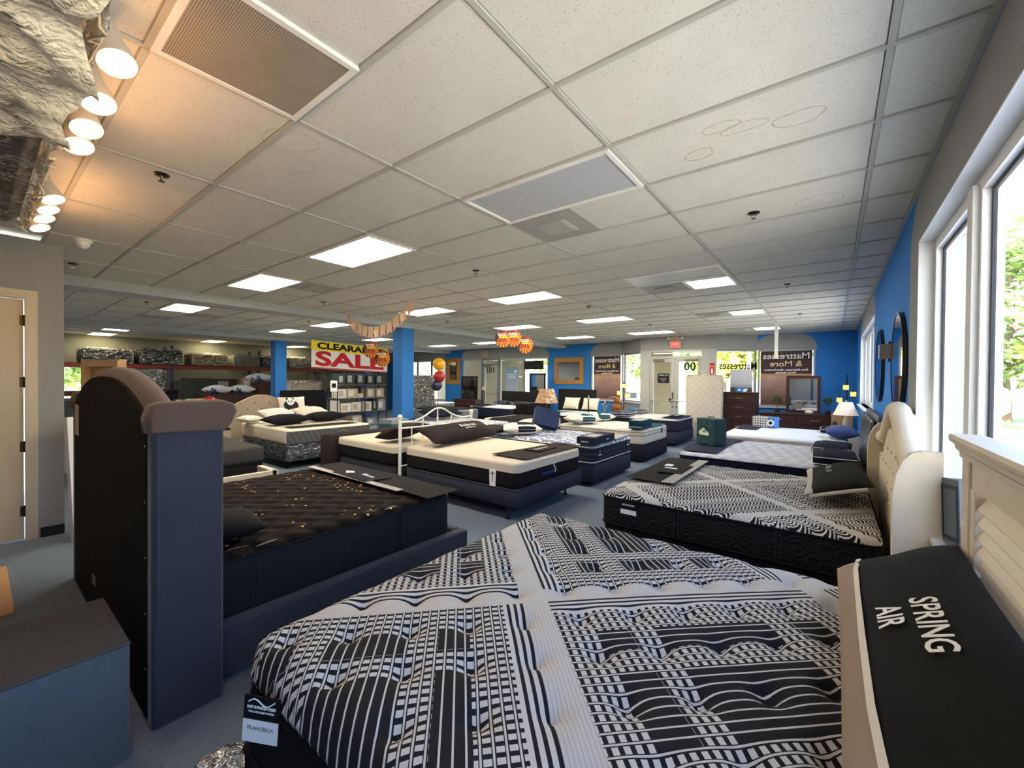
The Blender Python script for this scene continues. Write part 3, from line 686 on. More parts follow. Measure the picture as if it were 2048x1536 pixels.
b = MB(); top_panel(b, w-.012, l-.012, .15, .085, H-.005, tuft, 118, 112, .02); part('top_panel', b, PLAID, t)
bt = MB(); bt.lathe([(.014, .0), (.0145, .004), (.012, .0065), (.009, .004), (.001, .004)], n=12); bme = bt.mesh('tuft_button', mat('thread_grey', rgb(104, 102, 102), .6)); fix_normals(bme)
for i in range(-8, 9):
    for j in range(-8, 9):
        if (i+j) % 2: continue
        x, y = TX0+i*LX, TY0_+j*LY
        if abs(x) < w/2-.07 and abs(y) < l/2-.07: put('tuft_button', bme, t, (x, y, H-.005+tuft(x, y)+.02*(1-(2*x/w)**2)*(1-(2*y/l)**2)-.002))
# sewn label at the near foot corner
lb = MB(); lb.box(-.075, .075, -.004, 0, -.08, .06); o = part('label_tag', lb, BLK, t, (-w/2+.31, -l/2-.035, .29), (.08, .12, .60), 'black and white sewn label')
b = MB(); b.box(-.075, .075, -.005, .0, -.145, -.045); part('label_card', b, PRINT, o, (0, -.0005, 0))
letter('BODY SUPPORTED HYBRID', .016, PRINT, o, (0, -.006, .012), UPX, fit=.12, bold=.0004); letter('THE LUXE SLEEP SYSTEM', .010, PRINT, o, (0, -.006, -.008), UPX, fit=.11)
letter('FRANCESCA', .022, PRINTG, o, (0, -.007, -.08), UPX, fit=.11)
o.scale = (.75, .75, .75); b = MB(); b.tube([(-.055+.11*k/10, -.006, .035+.014*math.sin(k*.7)) for k in range(11)], .003, 5); part('label_swoosh', b, PRINT, o)
foundation('black box spring under the plaid foreground mattress', B1['x0']+.01, B1['x1'], B1['y0']+.01, B1['y1']-.01, .13, .36, fab('fnd_black', 22, 22, 26))
# crumpled clear bag on the carpet at the corner
b = MB(); rnd = random.Random(5); R_ = [[(rnd.uniform(.8, 1.15)*r*math.cos(a*PI/8), rnd.uniform(.8, 1.15)*r*math.sin(a*PI/8), z*rnd.uniform(.8, 1.1)) for a in range(16)] for r, z in ((.15, .001), (.17, .04), (.15, .1), (.09, .15), (.02, .17))]
b.loft(R_, True, True, False); single('plastic_bag', b, film_mat('bag_film', .45, (.75, .75, .75, 1)), 'crumpled clear plastic bag on carpet at the plaid bed corner', 'bag', (-1.87, .60, .0))
# long pillow with lettering
PW, PL, PT = .43, 1.52, .21
pt = thing('bolster_pillow', 'large black pillow lettered in white with a taupe flange and cream trim', 'pillow', (.262, 1.64, .83), 0, None, (0, -.50, .0))
b = MB(); pillow_mesh(b, PW, PL, PT, -.50, 1, 22, wob=.004, seed=4); part('cushion', b, fab('pillow_black', 24, 23, 23, 420), pt)
b = MB(); pillow_mesh(b, PW, PL, PT, -1, -.52, 12, wob=.004, seed=4); part('flange', b, TAUPE, pt, label='taupe woven flange')
b = MB(); pillow_mesh(b, PW, PL, PT, -.56, -.47, 5, wob=.004, seed=4, off=.009, dn=False); part('trim', b, fab('trim_beige', 214, 206, 196, 300), pt, label='cream trim strip')
for body, x, y, sz in (('SPRING', .055, -.12, .088), ('AIR', -.03, -.06, .088)):
    me = text_mesh(body, sz, PRINT, .0006, bold=.0012, fit=.30 if body == 'SPRING' else .135)
    for v in me.vertices:
        a, c_ = x+v.co.y, y-v.co.x-.0; hh = PT/2+pil_h(2*a/PW, 2*c_/PL)*PT/2+.009
        v.co = (a, c_, hh+max(0, v.co.z))
    put('lettering', me, pt)
# louvred headboard
hb = thing('headboard', 'cream louvred wooden headboard with a moulded cap by the near window', 'headboard', (.435, 1.40, 0)); wood = mat('cream_wood', rgb(206, 194, 176), .5, var=(7, .06, 60, .1))
HL = .93; ht = 1.375
for s in (-1, 1):
    b = MB(); b.bbox(-.03, .03, s*HL-.05, s*HL+.05, 0, ht, .004); part('post', b, wood, hb)
for z_ in (ht-.10, .42): b = MB(); b.bbox(-.022, .022, -HL+.05, HL-.05, z_, z_+(.10 if z_ > 1 else .14), .003); part('rail', b, wood, hb)
for ya_, yb_ in ((-.05, .05), (-HL+.05, -HL+.11), (HL-.11, HL-.05)): b = MB(); b.bbox(-.025, .022, ya_, yb_, .56, ht-.10, .003); part('stile', b, wood, hb)
pc = [(-.032, 0), (-.034, .02), (-.045, .032), (-.048, .05), (-.062, .06), (-.066, .075), (-.063, .09), (.03, .09), (.03, 0)]
b = MB(); b.prism([(x, z) for x, z in pc], -HL-.08, HL+.08, 'y'); part('cap_moulding', b, wood, hb, (0, 0, ht))
sm_ = MB(); sm_.bbox(-.005, .005, -.384, .384, -.033, .033, .003); sme = sm_.mesh('louvre_slat', wood); fix_normals(sme)
for k in range(13):
    for s in (-1, 1): put('louvre_slat', sme, hb, (0, s*.435, .60+.053*k), (0, .5, 0))
# small grey box standing on the sill
t = thing('card_box', 'slim grey box standing on the window sill behind the louvred headboard', 'box', (.505, 2.93, .865), .2, None, (-.12, 0, .12))
b = MB(); b.bbox(-.04, .04, -.11, .11, 0, .33, .003); part('carton', b, mat('box_slate', rgb(86, 96, 108), .6), t)
b = MB(); b.strip([(-.085, .05), (.085, .05), (.085, .28), (-.085, .28)], [(-.1, .03), (.1, .03), (.1, .30), (-.1, .30)], -.043, -.04, 'x'); part('front_panel', b, mat('box_dark', rgb(40, 44, 52), .6), t)
# ---------------------------------------------------------------- right row, second bed: scalloped black and white top, cream wing headboard
q = Mat('scallop_ticking', rgb(180, 180, 178), .85, spec=.15); MATS['scallop'] = q
e = q.xyz(); th = math.radians(44)
p = e[0]*math.cos(th)-e[1]*math.sin(th); g_ = e[0]*math.sin(th)+e[1]*math.cos(th); p, g_ = p+.25, g_+.1
SS2 = .98; fp, fq = (p/SS2).fl(), (g_/SS2).fl(); par = (fp+fq).mod(2).gt(.5); u, v = p-fp*SS2, g_-fq*SS2
s_ = par.mix(u, v); t_ = par.mix(v, u)
arch = ((t_/.10).fr()-.5); s2 = s_ + arch*arch*.17
line = (s2/.031).fr().lt(.36); blk = (s2/.031).fr().lt(.66)*((t_/.022).fr().lt(.5))
zone = t_.btw(.12, .24).mx(s_.btw(.15, .27)).mx(t_.btw(.6, .7))
bandm = u.lt(.09).mx(v.lt(.09))
pat = bandm.mix(line.mx(blk*zone), ((u.mn(v))/.018).fr().gt(.25)*.3+.55)
q.base(q.cmix(pat, rgb(26, 25, 27), rgb(204, 202, 200))); q.bump(q.noise(26, 3)+arch.ab()*.6, .35, .012)
SCAL = q.m
q = Mat('quilt_black', rgb(20, 20, 22), .8, spec=.2); MATS['qb'] = q
e = q.xyz(); r_ = q.voro(7.0); q.base(q.cmix(q.noise(5), rgb(17, 17, 19), rgb(27, 27, 30))); q.bump((r_*34).sin()+q.noise(8)*.5, .5, .012); QBLK = q.m
t = mattress('scalloped black and white mattress in front of the cream winged headboard', -1.66, .27, 3.48, 5.42, .37, .665, QBLK, SCAL, BLK, hfun=lambda x, y: .006*math.sin(x*42)*math.sin(y*42), nx=44, ny=44)
for xs in (-1.01, -.98, -.31, -.28):
    b = MB(); b.bbox(xs-.004-(-1.66+.27)/2, xs+.004-(-1.66+.27)/2, -.975, -.965, .03, .24, .002); part('handle_strap', b, CHAR, t)
lt = MB(); lt.box(-.07, .07, -.004, 0, -.05, .045); o = part('label_tag', lt, BLK, t, (-.70, -.972, .20)); b = MB(); b.box(-.07, .07, -.006, 0, -.065, -.025); part('label_card', b, PRINT, o); letter('BODY SUPPORTED', .02, PRINT, o, (0, -.006, .015), UPX, fit=.11)
foundation('black box spring under the scalloped mattress', -1.64, .26, 3.5, 5.4, .14, .37, BLK)
cov = thing('foot_cover', 'black foot protector with grey strip on the scalloped mattress', 'foot cover', (-1.42, 4.72, .684))
b = MB(); b.grid([-.24+.06*k for k in range(9)], [-.70+.14*k for k in range(11)], lambda x, y: (x, y, .012+.004*math.sin(9*x+4*y)-(.05*max(0, -x-.17)*3))); part('cloth', b, BLK, cov)
b = MB(); b.box(.13, .24, -.70, .70, .017, .022); part('strip', b, fab('strip_grey', 160, 156, 150, 300), cov)
b = MB(); b.prism([(-.04, -.30), (.19, -.26), (.19, .22), (-.04, .26), (-.1, 0)], .019, .028); part('flap', b, BLK, cov)
b = MB(); b.box(-.04, .09, -.07, -.03, .029, .031); b.box(-.08, .0, .05, .16, .029, .031); part('print', b, PRINT, cov); b = MB(); b.box(-.03, .06, -.025, -.005, .029, .031); part('print', b, PRINTB, cov)
# pillow with flange
pt = thing('sham_pillow', 'black pillow with grey flange against the cream winged headboard', 'pillow', (.05, 4.72, .74), 0, None, (0, -.30, .03))
b = MB(); pillow_mesh(b, .46, 1.15, .16, -.75, 1, 14, wob=.005, seed=9); part('cushion', b, fab('pillow_black', 24, 23, 23, 420), pt)
b = MB(); pillow_mesh(b, .46, 1.15, .16, -1, -.73, 6, wob=.005, seed=9, off=.002); b.box(-.2, .18, -.60, -.54, .06, .075); part('flange', b, fab('flange_grey', 168, 164, 158, 300), pt, label='light grey flange')
for body, x, y, sz in (('SPRING', -.03, .07, .06), ('AIR', -.03, -.12, .06)):
    me = text_mesh(body, sz, PRINT, .0006)
    for v_ in me.vertices:
        a, c_ = x+v_.co.y, y-v_.co.x; v_.co = (a, c_, .08+pil_h(2*a/.46, 2*c_/1.15)*.08+.009)
    put('lettering', me, pt)
# cream wing headboard
LIN = fab('cream_linen', 214, 200, 176, 380)
hb = thing('headboard', 'cream linen winged headboard with arched tufted centre', 'headboard', (0, 4.12, 0)); hw = 1.03
def camel(n=24, y1=.98, zs=1.16, rise=.29):
    o = []
    for k in range(n+1):
        y = -y1+2*y1*k/n; a = abs(y)/y1
        z = zs+rise*(.5+.5*math.cos(PI*min(1, a/.86)))
        o.append((y, z))
    return o
c0 = camel(); b = MB(); b.prism([(-.98, .05)]+c0+[(.98, .05)], .37, .455, 'x'); part('back_panel', b, LIN, hb)
path = [(.375, y, z+.02) for y, z in c0]; b = MB(); b.tube(path, .062, 12); part('rolled_border', b, LIN, hb)
ci = camel(24, .84, 1.05, .28); b = MB(); b.prism([(-.84, .1)]+ci+[(.84, .1)], .335, .375, 'x'); pad = part('padded_centre', b, LIN, hb)
tb = MB(); tb.lathe([(.014, 0), (.012, .006), (.001, .009)], n=10, mtx=Matrix.Rotation(-PI/2, 4, 'Y')); tbm = tb.mesh('tuft_button', LIN)
for r0 in range(4):
    for k in range(7):
        y = -.72+.24*k+(.12 if r0 % 2 else 0); z = .78+.13*r0
        if y < .75: put('tuft_button', tbm, pad, (.335, y, z))
for s, yy in ((-1, -hw), (1, hw)):
    o = [(.455, .03), (.27, .03), (.262, .9), (.262, 1.06), (.275, 1.17), (.30, 1.245), (.335, 1.29), (.38, 1.305), (.455, 1.302)]
    b = MB(); b.prism([(x, z) for x, z in o], yy-.035, yy+.035, 'y'); part('wing', b, LIN, hb)

# ---------------------------------------------------------------- right row, third and fourth beds
q = Mat('quilt_light', rgb(186, 190, 200), .85, spec=.2); MATS['ql'] = q
e = q.xyz(); w1 = ((e[0]*34+(e[1]*21).sin()*1.4).sin()*((e[1]*30).sin())); q.base(q.cmix(w1*.5+.5, rgb(162, 166, 178), rgb(206, 209, 215))); q.bump(w1, .6, .02); QL = q.m
mattress('light grey quilted mattress with a deep navy side, third in the right row', -1.74, .20, 6.14, 8.08, .36, .655, NAVYD, QL, NAVYD, ribs=2, hfun=lambda x, y: .004*math.sin(x*34)*math.sin(y*30), nx=40, ny=40)
foundation('dark navy box spring under the grey quilted mattress', -1.72, .18, 6.16, 8.06, .12, .36, FNDK)
b = MB(); b.grid([-.24+.06*k for k in range(9)], [-.86+.172*k for k in range(11)], lambda x, y: (x+.18*max(0, y-.3), y, .014+.003*math.sin(8*y))); single('foot_cover', b, NAVY, 'navy foot protector under the green cloud box', 'foot cover', (-1.50, 7.13, .666))
t = thing('cloud_box', 'dark green carton with a white cloud print on the grey quilted mattress', 'box', (-1.50, 7.05, .688), -.55)
b = MB(); b.bbox(-.17, .17, -.13, .13, 0, .40, .004); part('carton', b, mat('box_green', rgb(36, 66, 70), .6), t)
b = MB(); b.tube([(-.06, 0, .395), (-.05, 0, .425), (.05, 0, .425), (.06, 0, .395)], .007, 6); part('handle', b, mat('box_green'), t)
def cloud_pts(cx, cz, s): return [(cx+s*x, cz+s*z) for x, z in [(-1, -.2), (-.95, .1), (-.7, .25), (-.5, .28), (-.38, .52), (-.1, .62), (.18, .5), (.3, .25), (.55, .2), (.85, .0), (1, -.2), (.95, -.4), (.6, -.5), (0, -.45), (-.5, -.48), (-.9, -.4)]]
b = MB(); b.prism(cloud_pts(-.02, .19, .10), -.133, -.13, 'y'); part('cloud_print', b, mat('print_cream', rgb(222, 226, 196), .7), t)
b = MB(); b.prism(cloud_pts(-.01, .205, .04), -.134, -.132, 'y'); part('cloud_print', b, mat('print_sage', rgb(110, 140, 128), .7), t)
for cx_, cz_, s in ((-.01, .35, .025), (.09, .31, .04), (-.11, .09, .035), (.04, .06, .022)):
    b = MB(); b.tube([(x, -.132, z) for x, z in cloud_pts(cx_, cz_, s)], .0022, 4, True); part('cloud_outline', b, mat('print_sage'), t)
PIPW = fab('piping_white', 206, 204, 200)
for a in [('front navy gusseted pillow with white piping on the grey quilted bed', .02, 6.62, .672, .03), ('rear navy gusseted pillow with white piping on the grey quilted bed', .0, 7.52, .672, -.04)]:
    pillow(a[0], .44, .78, .19, NAVYD, a[1:4], a[4], piping=PIPW, box=.09, wob=.006, seed=int(a[2]*7), group='navy pillows on the right row', text=[('serta', .05, PRINTG, -.12, .0, -PI/2)])
# black leather two-panel headboard
LEA = mat('black_leather', rgb(40, 42, 46), .3, spec=.6, var=(9, .15, 120, .15))
hb = thing('headboard', 'black leather headboard with stitched tall panels', 'headboard', (.30, 6.95, 0), 0, None, (0, .05, 0))
b = MB(); b.bbox(.02, .07, -1.0, 1.0, .02, 1.30, .01); part('back_panel', b, mat('hb_grey', rgb(88, 92, 100), .5), hb)
for k in range(4):
    b = MB(); y0 = -.98+.49*k; b.bbox(-.03, .02, y0+.006, y0+.484, .3, 1.25, .02); pn = part('leather_panel', b, LEA, hb)
    for z_ in (.9, 1.12):
        b = MB(); b.tube([(-.031, y0+.03, z_), (-.033, y0+.245, z_-.004), (-.031, y0+.46, z_)], .003, 4); part('stitch_line', b, mat('stitch', rgb(90, 92, 96), .6), pn)
WQ = Mat('white_knit', rgb(222, 226, 232), .85, spec=.2); MATS['wk'] = WQ; WQ.bump(WQ.wave(18, 3, 'Y'), .3, .01); WQ = WQ.m
mattress('plain white knit mattress, fourth in the right row', -1.70, .22, 8.75, 10.80, .38, .67, fab('side_beige', 190, 178, 168), WQ, None, er=.06)
foundation('grey box spring under the white knit mattress', -1.68, .2, 8.78, 10.77, .12, .38, FNDK)
b = MB(); b.grid([-.2+.05*k for k in range(9)], [-.5+.1*k for k in range(11)], lambda x, y: (x, y, .014+.003*math.sin(7*y))); single('foot_cover', b, NAVY, 'navy foot protector on the white knit mattress', 'foot cover', (-1.42, 10.25, .676))
t = thing('dotted_box', 'patterned blue and white gift box on the white knit mattress', 'box', (-1.14, 10.55, .69), -.2)
q = Mat('dotted_print', rgb(190, 186, 178), .6); MATS['dots'] = q; e = q.xyz(); fx, fz = (e[0]/.05).fr()-.5, (e[2]/.05).fr()-.5; q.base(q.cmix((fx*fx+fz*fz).lt(.1), q.cmix(e[0].gt(.06), rgb(208, 204, 192), rgb(90, 150, 210)), rgb(60, 66, 90)))
b = MB(); b.bbox(-.24, .2, -.14, .14, 0, .22, .004); part('carton', b, q.m, t)
b = MB(); b.lathe([(.07, 0), (.07, .004)], n=20, mtx=Matrix.Translation((.12, -.14, .1)) @ Matrix.Rotation(PI/2, 4, 'X')); part('badge', b, PRINT, t); b = MB(); b.lathe([(.035, 0), (.035, .006)], n=20, mtx=Matrix.Translation((.12, -.14, .1)) @ Matrix.Rotation(PI/2, 4, 'X')); part('badge_centre', b, NAVYD, t)
q = Mat('pillow_bluefade', rgb(60, 96, 170), .8); MATS['pbf'] = q; e = q.xyz(); q.base(q.cmix((e[1]*1.2+q.noise(7, 4)).mn(1), rgb(58, 78, 130), rgb(84, 74, 68)))
pillow('blue and brown patterned pillow on the white knit mattress', .46, .72, .22, q.m, (.12, 9.35, .69), .05, seed=3)
pillow('navy pillow with white piping at the far side of the white knit mattress', .42, .7, .18, NAVYD, (.02, 10.35, .675), 0, piping=PIPW, box=.08)
# wall mirrors and sconce
def round_mirror(y, z, r, label):
    t = thing('round_mirror', label, 'mirror', (XW-.006, y, z), 0, 'round wall mirrors'); n = 40
    rm = lambda k: [(k*math.cos(2*PI*i/n), k*math.sin(2*PI*i/n)) for i in range(n)]
    b = MB(); b.strip(rm(r-.014), rm(r), -.028, 0, 'x'); part('frame', b, mat('bronze_frame', rgb(74, 62, 54), .35, metal=.6), t)
    b = MB(); b.prism(rm(r-.012), -.024, -.018, 'x'); part('mirror_glass', b, MIRROR, t)
round_mirror(5.02, 1.84, .45, 'nearer round mirror with bronze rim on the blue wall')
round_mirror(6.92, 1.88, .45, 'farther round mirror with bronze rim on the blue wall')
t = thing('wall_sconce', 'small taupe wall sconce between the two round mirrors', 'sconce', (XW, 5.92, 1.92)); b = MB(); b.prism([(-.07, 0), (.07, 0), (.08, .07), (.08, .15), (-.08, .15), (-.08, .07)], -.09, 0, 'x'); part('shade', b, mat('sconce_taupe', rgb(170, 152, 132), .6), t)
b = MB(); b.box(-.02, -.001, -.05, .05, -.03, .18); part('wall_plate', b, mat('bronze_frame'), t)

# ---------------------------------------------------------------- far right corner furniture
DW = mat('dark_walnut', rgb(58, 34, 30), .4, var=(6, .25, 40, .05)); BRASS = mat('pull_metal', rgb(170, 150, 130), .35, metal=.8)
def chest(label, x0, x1, y0, y1, h, rows, cols, pulls=True, name='dresser'):
    t = thing(name, label, 'dresser', ((x0+x1)/2, (y0+y1)/2, 0)); w, d = x1-x0, y1-y0
    b = MB(); b.box(-w/2, w/2, -d/2+.02, d/2, .06, h-.035); b.box(-w/2+.02, w/2-.02, -d/2+.05, d/2, 0, .06); part('carcass', b, DW, t)
    b = MB(); b.bbox(-w/2-.015, w/2+.015, -d/2-.01, d/2, h-.035, h, .006); part('top', b, DW, t)
    hh = (h-.035-.08)/rows; ww = (w-.03)/cols
    for r0 in range(rows):
        for c in range(cols):
            x = -w/2+.015+c*ww; z = .08+r0*hh
            b = MB(); b.bbox(x+.006, x+ww-.006, -d/2, -d/2+.024, z+.006, z+hh-.006, .004); dr = part('drawer', b, DW, t)
            if pulls: b = MB(); b.bbox(x+ww/2-.09, x+ww/2+.09, -d/2-.022, -d/2-.01, z+hh/2-.008, z+hh/2+.008, .003); b.box(x+ww/2-.08, x+ww/2-.06, -d/2-.012, -d/2, z+hh/2-.005, z+hh/2+.005); b.box(x+ww/2+.06, x+ww/2+.08, -d/2-.012, -d/2, z+hh/2-.005, z+hh/2+.005); part('handle', b, BRASS, dr)
    return t
chest('tall dark walnut chest of drawers beside the standing mattress', -2.46, -1.62, 12.75, 13.2, 1.38, 5, 1, name='chest_of_drawers')
chest('low dark walnut dresser under the framed mirror in the right corner', -1.55, .05, 12.85, 13.3, .86, 3, 2)
t = thing('dresser_mirror', 'dark framed upright mirror standing on the walnut dresser', 'mirror', (-.62, 13.2, .86))
R = lambda k: [(-.37+k, k), (.37-k, k), (.37-k, .97-k), (-.37+k, .97-k)]
b = MB(); b.strip(R(.075), R(0), -.02, .02, 'y'); part('frame', b, DW, t); b = MB(); b.prism(R(.07), -.005, .005, 'y'); part('mirror_glass', b, MIRROR, t)
GREEN = mat('leaf_green', rgb(58, 84, 44), .6, var=(20, .3)); POT = mat('pot_dark', rgb(46, 36, 40), .6)
def topiary(x, y, z, s, label, name='potted_topiary'):
    t = thing(name, label, 'plant', (x, y, z), 0, 'small potted plants'); rnd = random.Random(int(abs(x)*100))
    b = MB(); b.lathe([(.045*s, 0), (.06*s, .08*s), (.06*s, .1*s), (.05*s, .1*s)], n=14); part('pot', b, POT, t)
    b = MB(); b.lathe([(.006, .09*s), (.005, .26*s)], n=6); part('stem', b, mat('twig', rgb(84, 62, 44), .8), t)
    b = MB()
    for k in range(90):
        a, c_ = rnd.uniform(0, 6.28), math.acos(rnd.uniform(-1, 1)); R0 = .10*s*rnd.uniform(.55, 1.05); c = Vector((R0*math.sin(c_)*math.cos(a), R0*math.sin(c_)*math.sin(a), .33*s+R0*math.cos(c_)))
        d = Vector((rnd.uniform(-1, 1), rnd.uniform(-1, 1), rnd.uniform(-.3, 1))).normalized()*.035*s; e2 = d.cross(Vector((rnd.uniform(-1, 1), rnd.uniform(-1, 1), .3))).normalized()*.014*s
        b.add([c-d, c+e2, c+d, c-e2], [(0, 1, 2, 3)])
    part('foliage', b, GREEN, t)
topiary(-1.17, 13.0, .86, 1.0, 'small potted topiary left of the dresser mirror'); topiary(-.11, 13.0, .86, 1.05, 'small potted topiary right of the dresser mirror')
t = thing('heart_sign', 'oval decorative sign on a little easel on the dresser', 'ornament', (-.72, 12.95, .86)); b = MB(); b.lathe([(.12, 0), (.115, .012)], n=24, mtx=Matrix.Translation((0, 0, .19)) @ Matrix.Rotation(PI/2, 4, 'X') @ Matrix.Diagonal((1, .66, 1, 1))); part('plaque', b, mat('plaque_taupe', rgb(120, 108, 96), .7, var=(25, .5)), t)
b = MB(); b.tube([(-.06, 0, .12), (-.07, 0, 0)], .005, 6); b.tube([(.06, 0, .12), (.07, 0, 0)], .005, 6); part('easel', b, mat('leg_black', rgb(24, 24, 26), .5), t)
t = thing('trinket_dish', 'small cream lidded dish on the dresser', 'ornament', (-.48, 12.95, .86)); b = MB(); b.lathe([(.05, 0), (.09, .03), (.095, .05)], n=20); part('dish', b, CREAM, t); b = MB(); b.lathe([(.095, .05), (.06, .085), (.015, .1), (.012, .115), (.001, .12)], n=20); part('lid', b, CREAM, t)
# tree lamp with cube shades
LAMPY = mat('shade_yellow', (.8, .5, .15, 1), .6, emit=(1, .62, .14, 1), estr=.42)
def tree_lamp(x, y, z, h, arms, label, s=.10):
    t = thing('tree_lamp', label, 'lamp', (x, y, z), 0, 'lamps with yellow cube shades'); dk = mat('leg_black', rgb(24, 24, 26), .5)
    b = MB(); b.lathe([(.11, 0), (.11, .015), (.02, .03)], n=20); part('base', b, dk, t); b = MB(); b.bbox(-.014, .014, -.014, .014, .02, h, .003); part('pole', b, dk, t)
    for dx, zt, zs in arms:
        b = MB(); b.tube([(0, 0, zt), (dx, -.02, zt), (dx, -.02, zs+s)], .006, 6); part('arm', b, dk, t)
        b = MB(); b.bbox(dx-s*.55, dx+s*.55, -.02-s*.55, -.02+s*.55, zs-s*.1, zs+s, .004); sh = part('shade', b, LAMPY, t)
        b = MB(); b.lathe([(.014, zs+s), (.014, zs+s+.03)], (dx, -.02, 0), 8); part('socket', b, dk, sh)
tree_lamp(.26, 13.0, 0, 1.86, [(-.02, 1.66, 1.50), (-.14, 1.54, 1.19), (.12, 1.68, 1.34)], 'floor lamp with three glowing cube shades in the blue corner')
# pleated table lamp on a white nightstand
t = thing('nightstand', 'cream nightstand between the fourth bed and the far corner', 'nightstand', (.2, 11.55, 0)); b = MB(); b.bbox(-.26, .24, -.2, .2, .08, .62, .006); part('body', b, mat('cream_wood', rgb(206, 194, 176), .5), t)
for s in (-1, 1):
    for s2 in (-1, 1): b = MB(); b.box(s*.2-.02, s*.2+.02, s2*.16-.02, s2*.16+.02, 0, .08); part('leg', b, mat('cream_wood'), t)
b = MB(); b.bbox(-.275, -.258, -.17, .17, .34, .58, .004); dr = part('drawer', b, mat('cream_wood'), t); b = MB(); b.lathe([(.012, 0), (.016, .02)], n=10, mtx=Matrix.Translation((-.275, 0, .46)) @ Matrix.Rotation(-PI/2, 4, 'Y')); part('knob', b, BRASS, dr)
def shade_mesh(b, r0, r1, z0, z1, n=48, pleat=.02):
    rg = lambda r, z: [((r*(1+(pleat if i % 2 else -pleat)))*math.cos(2*PI*i/n), (r*(1+(pleat if i % 2 else -pleat)))*math.sin(2*PI*i/n), z) for i in range(n)]
    b.loft([rg(r0, z0), rg((r0+r1)/2*.98, (z0+z1)/2), rg(r1, z1)], smooth=False); return b
t = thing('table_lamp', 'lit table lamp with white pleated shade on the cream nightstand', 'lamp', (.22, 11.55, .62)); b = MB(); b.lathe([(.08, 0), (.09, .02), (.04, .05), (.05, .12), (.06, .2), (.03, .28), (.012, .33), (.012, .4)], n=18); part('base', b, mat('lamp_ceramic', rgb(196, 190, 180), .3), t)
q = Mat('shade_pleat', rgb(240, 222, 200), .8, emit=(1, .82, .62, 1), estr=.10); MATS['sp'] = q; b = MB(); shade_mesh(b, .22, .11, .34, .62); part('shade', b, q.m, t)
b = MB(); b.lathe([(.012, .62), (.02, .64), (.001, .67)], n=10); part('finial', b, BRASS, t)
t = thing('finial_ornament', 'black urn shaped ornament in front of the pleated lamp', 'ornament', (.03, 11.42, .62)); b = MB(); b.lathe([(.03, 0), (.03, .01), (.012, .03), (.04, .09), (.055, .14), (.03, .19), (.001, .21)], n=16); part('urn', b, mat('pot_dark', rgb(46, 36, 40), .6), t); b = MB(); b.lathe([(.038, 0), (.038, .01)], n=16); part('foot', b, mat('pot_dark'), t)
# cardboard sheet behind lamp
b = MB(); b.bbox(-.2, .2, -.03, .03, 0, .95, .004); single('flat_carton', b, mat('cardboard', rgb(176, 138, 98), .85, var=(4, .1)), 'brown flat carton leaning by the blue corner', 'box', (.17, 12.55, 0))
# things on the tall chest
t = thing('display_board', 'grey bedding display board standing on the tall walnut chest', 'sign', (-2.03, 13.05, 1.382)); b = MB(); b.bbox(-.27, .27, -.02, .02, 0, .62, .003); part('board', b, mat('board_grey', rgb(168, 170, 178), .6), t)
b = MB(); b.box(-.27, .27, -.023, -.02, 0, .12); part('lower_band', b, mat('print_slate', rgb(58, 62, 74), .6), t); b = MB(); b.box(-.27, .27, -.023, -.02, .12, .2); part('photo_band', b, mat('print_mauve', rgb(150, 144, 152), .6), t); letter('soft', .05, PRINT, t, (-.12, -.024, .06), UPX)
b = MB(); b.prism([(0, .0), (.12, .0), (.17, .06), (.14, .1), (.05, .08)], -.03, -.026, 'y'); part('leaf_print', b, PRINT, t)
t = thing('small_blue_box', 'small bright blue carton on the tall walnut chest', 'box', (-2.02, 12.86, 1.382)); b = MB(); b.bbox(-.09, .06, -.06, .06, 0, .11, .003); part('carton', b, mat('box_blue', rgb(40, 130, 200), .6), t); b = MB(); b.box(-.05, .02, -.062, -.06, .03, .08); part('print', b, PRINT, t)
# standing plastic wrapped mattress by the doors
q = Mat('quilt_tan', rgb(196, 184, 166), .6, spec=.5); MATS['qt'] = q; e = q.xyz(); dg = (((e[0]+e[2])*17).sin().ab().lt(.16)).mx((((e[0]-e[2])*17).sin().ab()).lt(.16)); q.base(q.cmix(dg*.5, q.cmix(q.noise(3), rgb(186, 174, 156), rgb(208, 198, 182)), rgb(224, 218, 206))); q.bump(dg, -.5, .02)
t = thing('standing_mattress', 'beige quilted mattress in clear plastic standing on end by the glass doors', 'mattress', (-2.86, 12.53, 0), .08, None, (-.0, 0, .03))
b = MB(); b.loft([[(x, .11-k[0], z+.93) for x, z in rr_outline(.94-2*k[1], 1.84-2*k[1], .08)] for k in ((0, .02), (.02, 0), (.2, 0), (.22, .02))], True, True); part('body', b, q.m, t)
b = MB(); rnd = random.Random(8); b.loft([[(x+rnd.uniform(-.012, .012), yy+rnd.uniform(-.01, .01), z+.93) for x, z in rr_outline(.94+g, 1.84+g, .09, 8)] for yy, g in ((-.13, -.06), (-.115, .02), (0, .05), (.12, .02))], smooth=False); part('plastic_wrap', b, FILM, t)
for z in (.02, 1.84):
    b = MB(); b.tube([(-.46, -.11, z), (.46, -.11, z)], .008, 6); part('piping', b, CREAM, t)
# hanging white pole
t = thing('ceiling_pole', 'white square pole hanging from the ceiling near the shop poster', 'pole', (-1.09, 11.68, 2.22)); b = MB(); b.bbox(-.035, .035, -.035, .035, 0, CE-.012-2.22, .004); part('pole', b, mat('fixture_white'), t); b = MB(); b.bbox(-.05, .05, -.05, .05, CE-.02-2.22, CE-.012-2.22, .002); part('flange', b, mat('fixture_white'), t)
